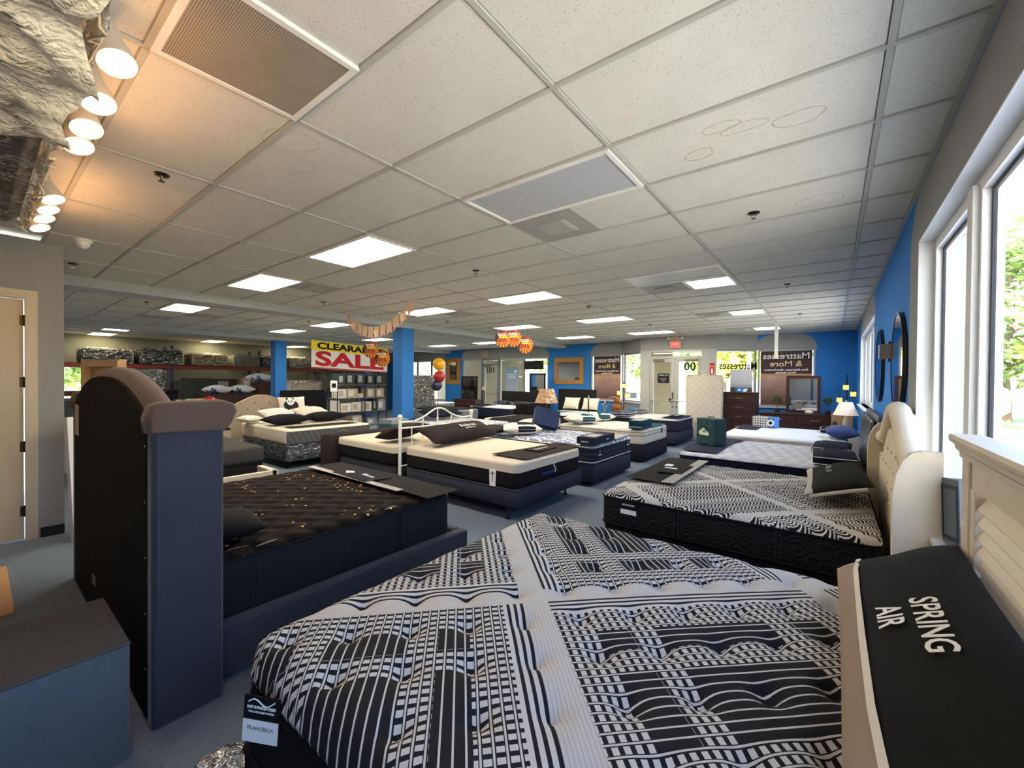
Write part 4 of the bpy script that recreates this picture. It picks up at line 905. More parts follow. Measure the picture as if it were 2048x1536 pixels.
# exit sign
t = thing('exit_sign', 'red lit exit sign with emergency lamp heads over the glass doors', 'exit sign', (-3.84, 13.19, 2.66)); b = MB(); b.bbox(-.17, .17, -.06, 0, 0, .24, .008); part('housing', b, mat('sign_tan', rgb(176, 160, 142), .5), t)
b = MB(); b.bbox(-.14, .14, -.12, 0, .24, .37, .008); part('battery_box', b, mat('sign_tan'), t)
b = MB(); b.box(-.12, .12, -.064, -.06, .03, .21); part('face', b, mat('exit_red', (.9, .08, .06, 1), .5, emit=(1, .07, .05, 1), estr=.3), t); letter('EXIT', .11, mat('exit_pale', (1, .5, .45, 1), .5, emit=(1, .4, .35, 1), estr=.35), t, (0, -.066, .12), UPX, fit=.19)
for s in (-1, 1): b = MB(); b.lathe([(.02, 0), (.05, .03), (.05, .05), (.001, .055)], n=14, mtx=Matrix.Translation((s*.2, -.06, .32)) @ Matrix.Rotation(PI/2, 4, 'X')); part('lamp_head', b, mat('fixture_white'), t)
# ---------------------------------------------------------------- middle row, first pair: memory foam mattresses either side of a white metal headboard
FOAM = Mat('foam_top', rgb(200, 188, 172), .9, spec=.15); MATS['foam'] = FOAM; FOAM.bump(FOAM.noise(55, 4), .3, .008); FOAM = FOAM.m
t = mattress('white topped memory foam mattress with black sides at the end of the aisle', -4.90, -2.87, 3.82, 5.36, .39, .69, fab('side_black', 24, 22, 24, 500), FOAM, None, band=(.585, FOAM), er=.04)
b = MB(); b.prism([(-.05, .03), (.05, .03), (.045, -.17), (-.045, -.17)], -.777, -.773, 'y'); o = part('label_tag', b, PRINT, t, (.66, 0, .17)); b = MB(); b.tube([(0, -.779, -.12), (0, -.779, -.02)], .004, 5)
for k in range(5): b.tube([(0, -.779, -.02), (.03*math.cos(k*1.2), -.779, -.02+.025*math.sin(k*1.2))], .004, 5)
part('palm_print', b, PRINTK, o)
b = MB(); b.tube([(1.017, .06+.025*math.sin(k*.9), .08+.018*k) for k in range(8)], .008, 6); part('swan_print', b, PRINT, t)
letter('memory gel', .06, PRINTB, t, (1.0165, -.1, .10), (PI/2, 0, PI/2), fit=.26)
foundation('navy box spring on a metal frame under the white foam mattress', -4.88, -2.85, 3.82, 5.37, .18, .39, FND)
mattress('second white foam mattress behind the white metal headboard', -6.55, -5.0, 3.72, 5.4, .39, .69, fab('side_black', 24, 22, 24, 500), FOAM, None, band=(.585, FOAM), er=.05)
foundation('dark box spring behind the white metal headboard', -6.5, -5.02, 3.74, 5.38, .1, .39, fab('fnd_grey', 46, 46, 52))
b = MB(); b.loft([rr_ring(.30, 1.75, .05, 0), rr_ring(.32, 1.77, .05, .02), rr_ring(.32, 1.77, .05, .68), rr_ring(.26, 1.7, .05, .71)], True, True); single('bench_footboard', b, BROWNB, 'dark brown upholstered block at the end of the second foam mattress', 'footboard', (-6.75, 4.5, 0))
cov = thing('foot_cover', 'black foot protector with lettering on the white foam mattress', 'foot cover', (-3.15, 4.76, .703)); b = MB()
b.grid([-.24+.04*k for k in range(13)], [-.70+.14*k for k in range(11)], lambda x, y: (x+.1*y*(x < 0), y, .01+.003*math.sin(7*x+5*y))); part('cloth', b, fab('cover_brown', 40, 33, 32, 500), cov)
b = MB(); b.bbox(-.16, .1, -.2, .24, .014, .026, .004); part('flap', b, fab('cover_brown', 40, 33, 32), cov); letter('Bodyrest', .07, PRINT, cov, (-.02, .02, .028), (0, 0, PI/2), fit=.3)
pillow('long dark brown pillow lettered in white against the white metal headboard', .42, 1.46, .24, fab('pillow_brown', 44, 36, 38, 500), (-4.62, 4.62, .745), .04, rot=(0, .42, .04), seed=2, wob=.01, text=[('Bodyrest', .10, PRINT, .02, .1, PI/2), ('SLEEP PRODUCTS', .03, PRINT, .09, .1, PI/2)], name='long_pillow')
pillow('dark brown pillow behind the white metal headboard bars', .5, .72, .2, fab('pillow_brown', 44, 36, 38), (-5.26, 4.1, .76), .1, rot=(0, -.35, .1), seed=5, wob=.006)
WM = mat('white_metal', rgb(232, 228, 216), .35, spec=.5)
hb = thing('metal_headboard', 'white tubular metal headboard with an arched top rail and finials', 'headboard', (-4.95, 0, 0)); ya, yb = 3.78, 5.27
for y in (ya, yb):
    b = MB(); b.tube([(0, y, 0), (0, y, 1.09)], .024, 12); b.lathe([(.026, 1.085), (.034, 1.10), (.034, 1.12), (.024, 1.145), (.001, 1.15)], (0, y, 0), 14); b.box(-.0, .045, y-.012, y+.012, .40, .42); part('post', b, WM, hb)
arc = [(0, ya+(yb-ya)*k/24, 1.035+.175*math.exp(-((k/24-.5)/.19)**2)-.02*math.sin(PI*k/24)*(abs(k-12) > 7)) for k in range(25)]
b = MB(); b.tube(arc, .014, 8); part('arched_rail', b, WM, hb)
b = MB(); b.tube([(0, ya, .945), (0, yb, .935)], .013, 8); part('cross_rail', b, WM, hb); b = MB(); b.tube([(0, ya, .40), (0, yb, .40)], .012, 8); part('lower_rail', b, WM, hb)
for y, full in ((3.99, 0), (4.2, 1), (4.5, 1), (4.8, 1), (5.03, 0)):
    z1 = (1.035+.175*math.exp(-(((y-ya)/(yb-ya)-.5)/.19)**2)) if full else .945
    b = MB(); b.tube([(0, y, .40), (0, y, z1)], .009, 8)
    if full: b.lathe([(.01, 0), (.017, .015), (.012, .03), (.018, .05), (.01, .07)], (0, y, 1.0), 10); b.lathe([(.01, 0), (.017, .015), (.01, .03)], (0, y, .93), 10)
    part('spindle', b, WM, hb)

# ---------------------------------------------------------------- middle row, second bed: navy mattress with leaf print
q = Mat('leaf_print_top', rgb(150, 156, 176), .85, spec=.2); MATS['leaf'] = q
e = q.xyz(); vx = (q.voro(3.2, 'F1', 'Distance'))*26; leaf = ((e[1]*40+(e[0]*13).sin()*3).sin()+(vx).sin()).gt(.25)*q.noise(3.5, 2).gt(.42); q.base(q.cmix(leaf, rgb(120, 128, 152), rgb(206, 210, 222))); q.bump(leaf, .3, .01)
t = mattress('navy mattress with pale leaf print top, second in the middle row', -4.95, -2.92, 5.86, 7.40, .36, .655, fab('navy_side', 42, 43, 56, 200), q.m, fab('piping_white', 206, 204, 200), ribs=3, er=.05)
foundation('navy box spring under the leaf print mattress', -4.93, -2.93, 5.88, 7.42, .06, .36, FND)
for y, z in ((-.55, .14), (.58, .17)):
    b = MB(); b.box(1.012, 1.02, y-.07, y+.07, z-.06, z+.07); o = part('woven_label', b, NAVYD, t); letter('serta', .05, PRINT, o, (1.021, y, z-.01), (PI/2, 0, PI/2), fit=.11); b = MB(); b.tube([(1.021, y+.02*math.cos(k), z+.04+.014*math.sin(k*1.3)) for k in range(6)], .004, 4); part('emblem', b, PRINT, o)
t = thing('pillow_box', 'flat navy box printed with white emblem on the leaf print mattress', 'box', (-3.06, 6.22, .672), .05); b = MB(); b.bbox(-.14, .16, -.42, .42, 0, .11, .004); part('carton', b, fab('box_navy', 40, 40, 56), t)
b = MB(); b.box(-.08, .12, -.3, .05, .111, .114); part('print_panel', b, PRINTG, t); letter('serta', .05, PRINT, t, (0, -.424, .045), UPX, fit=.12); letter('serta', .04, PRINT, t, (.163, .1, .045), (PI/2, 0, PI/2), fit=.1)
b = MB(); b.box(-.2, .2, -.35, .35, 0, .012); single('leaflet', b, PRINTG, 'pale grey leaflet at the foot of the leaf print mattress', 'leaflet', (-3.12, 6.98, .668), .1)
IV = fab('ivory_knit', 222, 212, 196, 300); TEAL = fab('teal_fabric', 22, 72, 84, 300)
pillow('ivory pillow with navy sleeve in front on the leaf print mattress', .72, .44, .22, IV, (-4.52, 6.12, .668), .9, band=[(-.25, .65, NAVYD)], seed=1, group='ivory pillows with navy sleeves')
pillow('ivory pillow half hidden behind the navy wedge box', .72, .44, .22, IV, (-4.74, 6.95, .668), .9, band=[(.1, .75, NAVYD)], seed=6, group='ivory pillows with navy sleeves')
pillow('dark brown pillow at the head of the leaf print mattress', .44, .62, .16, fab('pillow_brown', 44, 36, 38), (-4.86, 5.72, .69), .1, seed=7)
t = thing('wedge_box', 'navy square box tilted upright on the leaf print mattress', 'box', (-4.38, 6.72, .76), .75, None, (-.42, .25, .78)); b = MB(); b.bbox(-.24, .24, -.09, .09, 0, .36, .006); part('carton', b, fab('wedge_navy', 44, 54, 84), t); b = MB(); b.box(-.245, -.238, -.085, .085, .01, .35); part('side_face', b, fab('wedge_grey', 66, 66, 74), t)

# ---------------------------------------------------------------- middle row, third and fourth beds
q = Mat('cream_quilt', rgb(200, 198, 190), .85, spec=.2); MATS['cq'] = q; e = q.xyz(); w1 = ((e[0]*24).sin()*(e[1]*24).sin()); q.base(q.cmix(q.noise(5, 3), rgb(164, 166, 168), rgb(218, 214, 204))); q.bump(w1, .5, .02)
t = mattress('cream pillow-top mattress with teal pillows, third in the middle row', -5.02, -3.02, 8.27, 9.80, .36, .66, fab('cream_side', 196, 188, 174), q.m, fab('piping_grey', 140, 138, 134), ribs=0, er=.06)
b = MB(); b.tube(rr_ring(2.004, 1.534, .09, .19), .01, 6, True); part('piping', b, fab('piping_grey', 140, 138, 134), t); b = MB(); b.box(1.0, 1.006, .3, .42, .16, .24); part('woven_label', b, TEAL, t)
foundation('charcoal box spring under the cream pillow-top mattress', -5.0, -3.01, 8.27, 9.8, .03, .36, FNDK, legs=False)
pillow('teal banded ivory pillow in front on the cream pillow-top', .76, .46, .22, IV, (-4.55, 8.55, .672), .9, band=[(-.2, .6, TEAL)], seed=1, group='ivory pillows with teal sleeves')
pillow('teal banded ivory pillow behind on the cream pillow-top', .76, .46, .22, IV, (-4.58, 9.40, .672), .9, band=[(-.2, .6, TEAL)], seed=2, group='ivory pillows with teal sleeves')
for k, (z, l) in enumerate(((.685, 'lower flat teal box on the cream pillow-top'), (.772, 'upper flat teal box stacked on the cream pillow-top'))):
    t = thing('pillow_box', l, 'box', (-3.20, 8.55, z), .06, 'teal boxes'); b = MB(); b.bbox(-.13, .15, -.33, .33, 0, .082, .004); part('carton', b, fab('box_teal', 24, 56, 68), t); b = MB(); b.box(-.1, .12, -.3, .2, .083, .086) if k else b.box(-.12, .14, -.332, -.33, .03, .05); part('print_panel', b, PRINTG, t)
b = MB(); b.grid([-.26+.065*k for k in range(9)], [-.4+.08*k for k in range(11)], lambda x, y: (x, y, .012+.003*math.sin(6*x))); single('foot_cover', b, TEAL, 'teal foot protector on the cream pillow-top', 'foot cover', (-3.3, 9.3, .672))
q = Mat('pale_quilt', rgb(196, 194, 196), .85); MATS['pq'] = q; e = q.xyz(); q.base(q.cmix(q.noise(6, 3), rgb(160, 160, 170), rgb(214, 210, 208))); q.bump((e[0]*26).sin()*(e[1]*26).sin(), .5, .02)
mattress('pale quilted mattress with navy sides, last in the middle row', -5.05, -3.08, 10.80, 12.32, .38, .695, fab('navy_side', 42, 43, 56, 200), q.m, NAVYD, rc=.14, er=.06)
foundation('navy box spring under the last middle row mattress', -5.03, -3.08, 10.8, 12.32, .08, .38, FND)
cov = thing('foot_cover', 'navy foot protector with lettering on the last middle row mattress', 'foot cover', (-3.3, 11.5, .708)); b = MB(); b.grid([-.24+.06*k for k in range(9)], [-.62+.124*k for k in range(11)], lambda x, y: (x, y, .012+.004*math.sin(6*y+3*x))); part('cloth', b, NAVYD, cov); b = MB(); b.bbox(-.1, .1, -.3, .3, .018, .04, .006); part('flap', b, NAVYD, cov); letter('Beautyrest', .06, PRINT, cov, (.0, .0, .042), (0, 0, PI/2), fit=.3)
q = Mat('navy_floral', rgb(30, 30, 60), .6); MATS['nf'] = q; q.base(q.cmix(q.noise(16, 4).gt(.58), rgb(24, 24, 52), rgb(120, 120, 150)))
for a in ((-4.6, 11.05, 'left glossy navy print pillow on the last middle row mattress'), (-4.55, 11.9, 'right glossy navy print pillow on the last middle row mattress')): pillow(a[2], .5, .75, .17, q.m, (a[0], a[1], .71), .05, piping=PIPW, box=.07, group='navy print pillows')
# scrolled metal headboard and teddy bear
t = thing('scroll_headboard', 'bronze scrolled metal headboard at the last middle row bed', 'headboard', (-5.14, 11.56, 0)); BZ = mat('bronze_tube', rgb(150, 124, 96), .3, metal=.8)
for y in (-.7, .7): b = MB(); b.tube([(0, y, 0), (0, y, .95)], .018, 8); b.lathe([(.02, .95), (.03, .98), (.001, 1.01)], (0, y, 0), 10); part('post', b, BZ, t)
b = MB(); b.tube([(0, .68*math.cos(PI*k/16), .86+.32*math.sin(PI*k/16)) for k in range(17)], .016, 8); part('arched_rail', b, BZ, t)
for c in (-.33, .33): b = MB(); b.tube([(0, c+.26*math.cos(PI*k/12), .72+.24*math.sin(PI*k/12)) for k in range(13)], .011, 6); part('scroll', b, BZ, t)
for c in (-.33, 0, .33): b = MB(); b.tube([(0, c, .35), (0, c, 1.1)], .008, 6); part('spindle', b, BZ, t)
b = MB(); b.tube([(0, -.7, .72), (0, .7, .72)], .012, 6); part('cross_rail', b, BZ, t)
def blob(b, c, r, sq=(1, 1, 1), n=12):
    b.loft([[(c[0]+r*sq[0]*math.sin(PI*k/8)*math.cos(2*PI*i/n), c[1]+r*sq[1]*math.sin(PI*k/8)*math.sin(2*PI*i/n), c[2]+r*sq[2]*math.cos(PI*k/8)) for i in range(n)] for k in range(1, 8)], True, True); return b
TB = fab('teddy_brown', 150, 98, 56, 120)
t = thing('teddy_bear', 'brown teddy bear sitting against the bronze headboard', 'soft toy', (-5.0, 11.48, .712)); b = MB(); blob(b, (0, 0, .16), .13, (1, 1, 1.2)); blob(b, (.02, 0, .37), .10); blob(b, (0, -.075, .45), .035); blob(b, (0, .075, .45), .035); blob(b, (.08, -.14, .18), .05, (1.3, 1, 1)); blob(b, (.08, .14, .18), .05, (1.3, 1, 1)); blob(b, (.16, -.09, .05), .055, (1.5, 1, 1)); blob(b, (.16, .09, .05), .055, (1.5, 1, 1)); part('body', b, TB, t)
b = MB(); blob(b, (.11, 0, .35), .04); part('muzzle', b, fab('teddy_tan', 196, 156, 110), t); b = MB(); blob(b, (.15, 0, .36), .012); blob(b, (.095, -.04, .40), .010); blob(b, (.095, .04, .40), .010); part('eyes_and_nose', b, PRINTK, t)
# second tree lamp, by the left poster
tree_lamp(-5.25, 12.6, 0, 1.62, [(-.13, 1.42, 1.22), (.04, 1.58, 1.45), (.14, 1.32, 1.15)], 'floor lamp with three glowing cube shades behind the teddy bear', .11)
# blue crate below the splayed window
t = thing('blue_carton', 'bright blue carton on the floor left of the glass doors', 'box', (-5.05, 12.95, 0)); b = MB(); b.bbox(-.16, .16, -.14, .14, 0, .78, .004); part('carton', b, mat('box_blue', rgb(40, 130, 200), .6), t); b = MB(); b.box(.161, .164, -.02, .02, .1, .78); part('tape', b, PRINTG, t)

# ---------------------------------------------------------------- row behind the middle one
GLB = mat('lamp_bronze', rgb(96, 72, 50), .35, metal=.6)
t = thing('table_lamp', 'table lamp with gold shade still in crinkled plastic', 'lamp', (-5.16, 7.98, .60)); b = MB(); b.lathe([(.09, 0), (.09, .02), (.02, .04), (.014, .2), (.02, .24), (.012, .3), (.012, .58)], n=16); part('base', b, GLB, t)
q = Mat('shade_gold', rgb(176, 122, 68), .7, emit=(1, .6, .25, 1), estr=.06); MATS['sg'] = q; b = MB(); shade_mesh(b, .26, .15, .55, .86, 40, .006); sh = part('shade', b, q.m, t)
b = MB(); rnd = random.Random(4); b.loft([[((r+rnd.uniform(-.008, .012))*math.cos(2*PI*i/40), (r+rnd.uniform(-.008, .012))*math.sin(2*PI*i/40), z+rnd.uniform(-.006, .006)) for i in range(40)] for r, z in ((.27, .545), (.24, .65), (.2, .76), (.16, .87))], smooth=False); part('plastic_wrap', b, FILM, sh)
t = thing('nightstand', 'black nightstand carrying the gold shaded lamp', 'nightstand', (-5.16, 7.98, 0)); b = MB(); b.bbox(-.24, .24, -.22, .22, .06, .60, .006); part('body', b, mat('black_wood', rgb(26, 22, 24), .4), t); b = MB(); b.bbox(.24, .258, -.19, .19, .34, .56, .004); dr = part('drawer', b, mat('black_wood'), t); b = MB(); b.box(.258, .27, -.05, .05, .44, .46); part('handle', b, BRASS, dr)
b = MB(); b.box(-.2, .2, -.18, .18, 0, .06); part('plinth', b, mat('black_wood'), t)
def simple_bed(lab, x0, x1, y0, y1, zt, side, top, fnd, ribs=0, zb=.34, rc=.09, pip=None, fl=None):
    m_ = mattress(lab, x0, x1, y0, y1, zb, zt, side, top, pip, ribs=ribs, er=.05, rc=rc)
    foundation(fl or ('box spring under the ' + ' '.join(lab.split()[:5])), x0+.02, x1-.02, y0+.02, y1-.02, 0, zb, fnd, legs=False); return m_
GST = Mat('grey_stripe', rgb(120, 124, 136), .85); MATS['gst'] = GST; e = GST.xyz(); GST.base(GST.cmix((e[2]/.06).fr().lt(.5), rgb(96, 100, 112), rgb(140, 144, 154))); GST = GST.m
simple_bed('grey striped sided mattress seen through the white metal headboard', -8.0, -6.15, 6.35, 7.9, .66, GST, QL, FNDK)
pillow('large navy lettered pillow beside the blue column', .5, 1.15, .2, NAVYD, (-7.7, 7.1, .74), .1, rot=(0, .2, .1), seed=3, text=[('Beautyrest', .08, PRINT, .0, .0, PI/2)])
t = simple_bed('cream ended mattress with black label tag behind the leaf bed', -7.1, -5.6, 8.0, 9.4, .68, fab('cream_side', 196, 188, 174), fab('cream_top', 206, 204, 196), BLK)
b = MB(); b.box(.752, .757, -.36, -.28, .12, .23); b.box(.752, .757, .42, .46, .16, .2); part('label_tag', b, PRINTK, t)
b = MB(); b.grid([-.5+.1*k for k in range(11)], [-.78+.156*k for k in range(11)], lambda x, y: (x, y, .012-.30*max(0, abs(y)-.7)*2)); single('black_throw', b, BLK, 'black throw draped over the cream ended mattress', 'throw', (-6.35, 8.7, .69))
simple_bed('grey green mattress under two propped white pillows', -7.1, -5.6, 10.3, 12.0, .68, NAVY, QL, BLK, pip=NAVYD)
b = MB(); b.grid([-.3+.06*k for k in range(11)], [-.6+.12*k for k in range(11)], lambda x, y: (x, y, .012)); single('green_runner', b, fab('runner_green', 96, 118, 116), 'grey green runner across the bed with propped pillows', 'foot cover', (-6.7, 10.9, .685))
for x, y, l in ((-6.62, 11.75, 'left propped white pillow below the black headboard'), (-5.95, 11.75, 'right propped white pillow below the black headboard')): pillow(l, .52, .42, .13, fab('pillow_ecru', 206, 200, 188), (x, y, .90), 0, rot=(1.0, 0, .15), seed=int(y*10+x), group='propped white pillows')
t = thing('headboard', 'plain black rectangular headboard against the blue wall', 'headboard', (-6.75, 12.32, 0)); b = MB(); b.bbox(-.72, .72, -.03, .03, .3, 1.37, .01); part('panel', b, mat('black_wood', rgb(26, 22, 24), .4), t)
for s in (-1, 1): b = MB(); b.box(s*.6-.04, s*.6+.04, -.025, .025, 0, .3); part('leg', b, mat('black_wood'), t)
b = MB(); b.box(-.66, .66, -.034, -.03, 1.28, 1.31); part('groove_trim', b, mat('black_wood'), t)
t = thing('bed_post', 'slim black bed post with finial by the propped pillows', 'bed post', (-5.45, 10.6, 0)); b = MB(); b.lathe([(.03, 0), (.03, .4), (.02, .45), (.025, .7), (.018, .9), (.022, 1.05)], n=12); part('post', b, mat('black_wood'), t); b = MB(); b.lathe([(.015, 1.05), (.03, 1.1), (.032, 1.15), (.015, 1.22), (.001, 1.25)], n=12); part('finial', b, mat('pewter', rgb(150, 150, 150), .3, metal=.7), t)
# ---------------------------------------------------------------- left bed: grey velvet winged bed, black mattress with gold flecks, seen from behind its headboard
hb = thing('upholstered_bed', 'grey velvet winged bed frame seen from behind its arched headboard', 'bed', (0, 0, 0)); yB = .51; xa, xb = -4.95, -2.50; xm = (xa+xb)/2
def arch(n=28, x0=xa+.08, x1=xb-.10, zs=1.44, ap=1.665):
    o = []
    for k in range(n+1):
        x = x0+(x1-x0)*k/n; a = abs(x-xm)/((x1-x0)/2); o.append((x, zs+(ap-zs)*(1-min(1, a)**2.4)))
    return o
ar = arch(); GV = GREYV; DKB = fab('dust_cover', 20, 18, 16, 200)
b = MB(); b.prism([(xa+.08, .02)]+ar+[(xb-.10, .02)], yB, yB+.02, 'y'); part('back_cover', b, DKB, hb, label='black dust cover on the headboard back')
b = MB(); b.prism([(xa+.06, .02)]+[(x, z+.02) for x, z in ar]+[(xb-.08, .02)], yB+.02, yB+.11, 'y'); part('headboard_core', b, GV, hb)
b = MB(); b.tube([(x, yB+.075, z+.005) for x, z in ar], .058, 12); part('rolled_top', b, fab('velvet_warm_lit', 92, 76, 68, 500, sheen=.15), hb, label='velvet rolled top with warm light in its colour')  # warm light on the grey velvet is put into this taupe tint
for s, x in ((1, xb-.045), (-1, xa+.045)):
    b = MB(); b.bbox(x-.045, x+.045, yB, yB+.29, .0, 1.42, .012); w_ = part('wing', b, GV, hb)
    prof = [(yB-.015, 1.40), (yB-.02, 1.47), (yB, 1.53), (yB+.04, 1.545), (yB+.28, 1.55), (yB+.33, 1.53), (yB+.345, 1.49), (yB+.32, 1.43), (yB+.29, 1.395)]
    b = MB(); b.loft([[(xx, y_+(0 if k_ else (yB+.15-y_)*.08), z_+(0 if k_ else (1.47-z_)*.12)) for y_, z_ in prof] for xx, k_ in ((x-.075, 0), (x-.06, 1), (x+.06, 1), (x+.075, 0))], True, True, True); part('rolled_arm', b, fab('velvet_warm_lit', 128, 108, 98), w_)
    b = MB(); b.tube([(x+s*.046, yB+.02, .5), (x+s*.046, yB+.02, 1.40)], .006, 6); part('piping', b, GV, w_)
b = MB(); rnd = random.Random(2)
for k in range(5): b.lathe([(.006, 0), (.001, .003)], n=8, mtx=Matrix.Translation((xb-.12, yB-.001, .25+.27*k)) @ Matrix.Rotation(PI/2, 4, 'X'))
part('staples', b, mat('staple', rgb(170, 160, 140), .4), hb)
b = MB(); b.box(-4.82, -4.66, yB-.003, yB, 1.20, 1.44); part('paper_label', b, mat('label_cream', rgb(198, 184, 150), .8), hb)
for z_, x_ in ((.27, -4.0), (.16, -3.1)): b = MB(); b.box(x_-.05, x_+.05, yB-.004, yB, z_-.03, z_+.03); part('bracket', b, mat('bracket_grey', rgb(120, 112, 100), .6), hb)
for x0, x1, y0, y1 in ((-2.70, -2.60, .6, 2.74), (-4.74, -4.64, .6, 2.74), (-4.64, -2.70, 2.66, 2.74)): b = MB(); b.bbox(x0, x1, y0, y1, .04, .31, .012); part('side_rail', b, GV, hb)
b = MB(); b.box(-4.64, -2.7, .62, 2.66, .24, .27); part('slat_deck', b, mat('raw_wood', rgb(196, 164, 122), .8), hb)
q = Mat('gold_fleck', rgb(40, 32, 30), .9, spec=.08); MATS['gold'] = q
e = q.xyz(); c_ = .047; u, v = (e[0]+e[1])*.7071/c_, (e[0]-e[1])*.7071/c_
wn = q.t.nodes.new('ShaderNodeTexWhiteNoise'); wn.noise_dimensions = '2D'; cb = q.t.nodes.new('ShaderNodeCombineXYZ'); q.t.links.new(u.fl().k, cb.inputs[0]); q.t.links.new(v.fl().k, cb.inputs[1]); q.t.links.new(cb.outputs[0], wn.inputs['Vector'])
rn = X_(q.t, wn.outputs['Value']); dot = u.fr().btw(.32, .68)*v.fr().btw(.32, .68)*rn.gt(.80)*q.noise(2.6, 2).gt(.53); wv = ((e[1]*36+(e[0]*30).sin()*1.6).sin())
th_ = ((e[0]*90).sin()*(e[1]*7+e[0]*60).sin()).gt(.93)*(e[0].gt(.86))
q.base(q.cmix(dot, q.cmix(th_, q.cmix(wv*.5+.5, rgb(18, 14, 13), rgb(36, 28, 25)), rgb(150, 150, 146)), rgb(226, 186, 110))); q.bump(wv, .5, .015)
t = mattress('black mattress with gold flecks in the grey velvet bed', -4.60, -2.69, .625, 2.62, .275, .665, fab('matte_black', 30, 31, 34, 500), q.m, BLK, hfun=lambda x, y: .004*math.sin(y*36+math.sin(x*30)*1.6), nx=40, ny=60)
for yy in (-.62, -.59, .42, .45): b = MB(); b.bbox(.953, .963, yy-.004, yy+.004, .04, .33, .002); part('handle_strap', b, CHAR, t)
cov = thing('foot_cover', 'black foot protector with grey strip and white tag on the gold flecked mattress', 'foot cover', (-3.55, 2.42, .685)); b = MB(); b.grid([-.95+.19*k for k in range(11)], [-.16+.06*k for k in range(7)], lambda x, y: (x, y, .012+.004*math.sin(5*x+8*y))); part('cloth', b, fab('cover_black', 30, 28, 30, 500), cov)
b = MB(); b.box(-.95, .6, -.2, -.13, .016, .021); part('strip', b, fab('strip_grey', 160, 156, 150), cov); b = MB(); b.prism([(-.5, -.17), (.12, -.20), (.18, .06), (-.42, .08)], .019, .026); part('flap', b, fab('cover_black', 30, 28, 30), cov)
b = MB(); b.prism([(-.42, -.06), (-.34, -.02), (-.28, -.05), (-.34, -.11)], .027, .029); part('paper_tag', b, PRINT, cov); letter('SPRING AIR', .05, PRINT, cov, (-.05, -.05, .028), (0, 0, -.1), fit=.22); b = MB(); b.box(-.18, -.1, -.03, 0, .027, .029); part('print', b, PRINTB, cov)
pillow('black pillow at the head of the gold flecked mattress', .55, .45, .15, BLK, (-3.0, .88, .678), 1.4, seed=4)
# velvet cube bench
t = thing('storage_bench', 'dusty blue grey velvet bench block at the lower left corner', 'bench', (-2.72, .13, 0)); b = MB(); b.bbox(-.30, .30, -.55, .29, .0, .5, .008); part('body', b, fab('bench_blue', 96, 102, 112, 300, sheen=.3, amt=.25), t); b = MB(); b.bbox(-.302, .302, -.552, .292, .492, .506, .004); part('lid', b, fab('bench_top', 80, 80, 80, 300), t)
b = MB(); b.bbox(-.55, .6, -.4, .08, 0, .02, .003); single('cardboard_sheet', b, mat('cardboard', rgb(176, 138, 98), .85), 'brown cardboard sheet on the carpet behind the velvet bench', 'cardboard', (-5.1, .1, 0))
# leaning frames beside the partition corner
t = thing('wood_frame', 'raw pine frame panel standing behind the velvet headboard', 'frame', (-9.9, 1.38, 0), .35); R = lambda k: [(-.5+k, .02+k), (.5-k, .02+k), (.5-k, 1.95-k), (-.5+k, 1.95-k)]; pine = mat('pine', rgb(222, 178, 130), .7, var=(5, .12))
b = MB(); b.strip(R(.12), R(0), -.05, .05, 'y'); part('frame', b, pine, t); b = MB(); b.prism(R(.1), .02, .035, 'y'); part('panel', b, mat('cardboard'), t); b = MB(); b.bbox(.38, .52, -.09, -.05, .02, 1.93, .004); part('stile', b, pine, t)
b = MB(); b.bbox(-.03, .03, -.35, .35, 0, 1.25, .004); single('foam_board', b, PRINT, 'white panel leaning between partition and velvet headboard', 'panel', (-6.15, .95, 0), 0, None, (0, -.1, .3))
# ---------------------------------------------------------------- white and grey bed with black pillows
q = Mat('grey_knit', rgb(82, 82, 86), .85); MATS['gk'] = q; e = q.xyz(); q.base(q.cmix(((e[1]+e[2]*.6)*60).sin()*.5+.5, rgb(70, 70, 73), rgb(84, 84, 86))); q.bump(q.noise(80, 2), .3, .004)
t = mattress('white mattress with grey knit end panel and black pillows', -9.75, -7.72, 3.42, 5.12, .46, .73, fab('mat_cream', 206, 196, 182), fab('mat_top', 220, 212, 194), None, er=.05, rc=.05)
b = MB(); b.bbox(1.012, 1.025, -.84, .84, .01, .235, .004); o = part('end_panel', b, q.m, t, label='grey knit end panel'); letter('DUVE', .07, PRINTG, o, (1.027, .25, .06), (PI/2, 0, PI/2), fit=.25); b = MB(); b.tube([(1.027, .25+.09*math.cos(PI*k/10), .10+.08*math.sin(PI*k/10)) for k in range(11)], .005, 5); part('emblem', b, PRINTG, o)
foundation('navy box spring in clear plastic under the white and grey mattress', -9.7, -7.74, 3.44, 5.1, .16, .46, fab('fnd_slate', 58, 64, 78), wrap=True)
b = MB(); b.grid([-.16+.04*k for k in range(9)], [-.68+.136*k for k in range(11)], lambda x, y: (x, y, .01)); single('foot_cover', b, BROWNB, 'dark runner along the end of the white and grey mattress', 'foot cover', (-8.0, 4.25, .735))
BP = fab('pillow_ink', 26, 24, 30, 300)
pillow('left black pillow on the white and grey mattress', .5, .78, .2, BP, (-8.6, 3.82, .745), .1, seed=11, group='black pillows on the white and grey bed'); pillow('right black pillow on the white and grey mattress', .5, .78, .2, BP, (-8.72, 4.68, .745), .15, seed=12, group='black pillows on the white and grey bed')
pillow('left white pillow behind the black one', .5, .62, .2, WHT, (-9.3, 3.95, .80), .1, rot=(0, .3, .1), seed=13, group='white pillows on the white and grey bed'); pillow('right cream pillow behind the black one', .5, .72, .2, IV, (-9.3, 4.68, .80), .1, rot=(0, .3, .1), seed=14, group='white pillows on the white and grey bed')
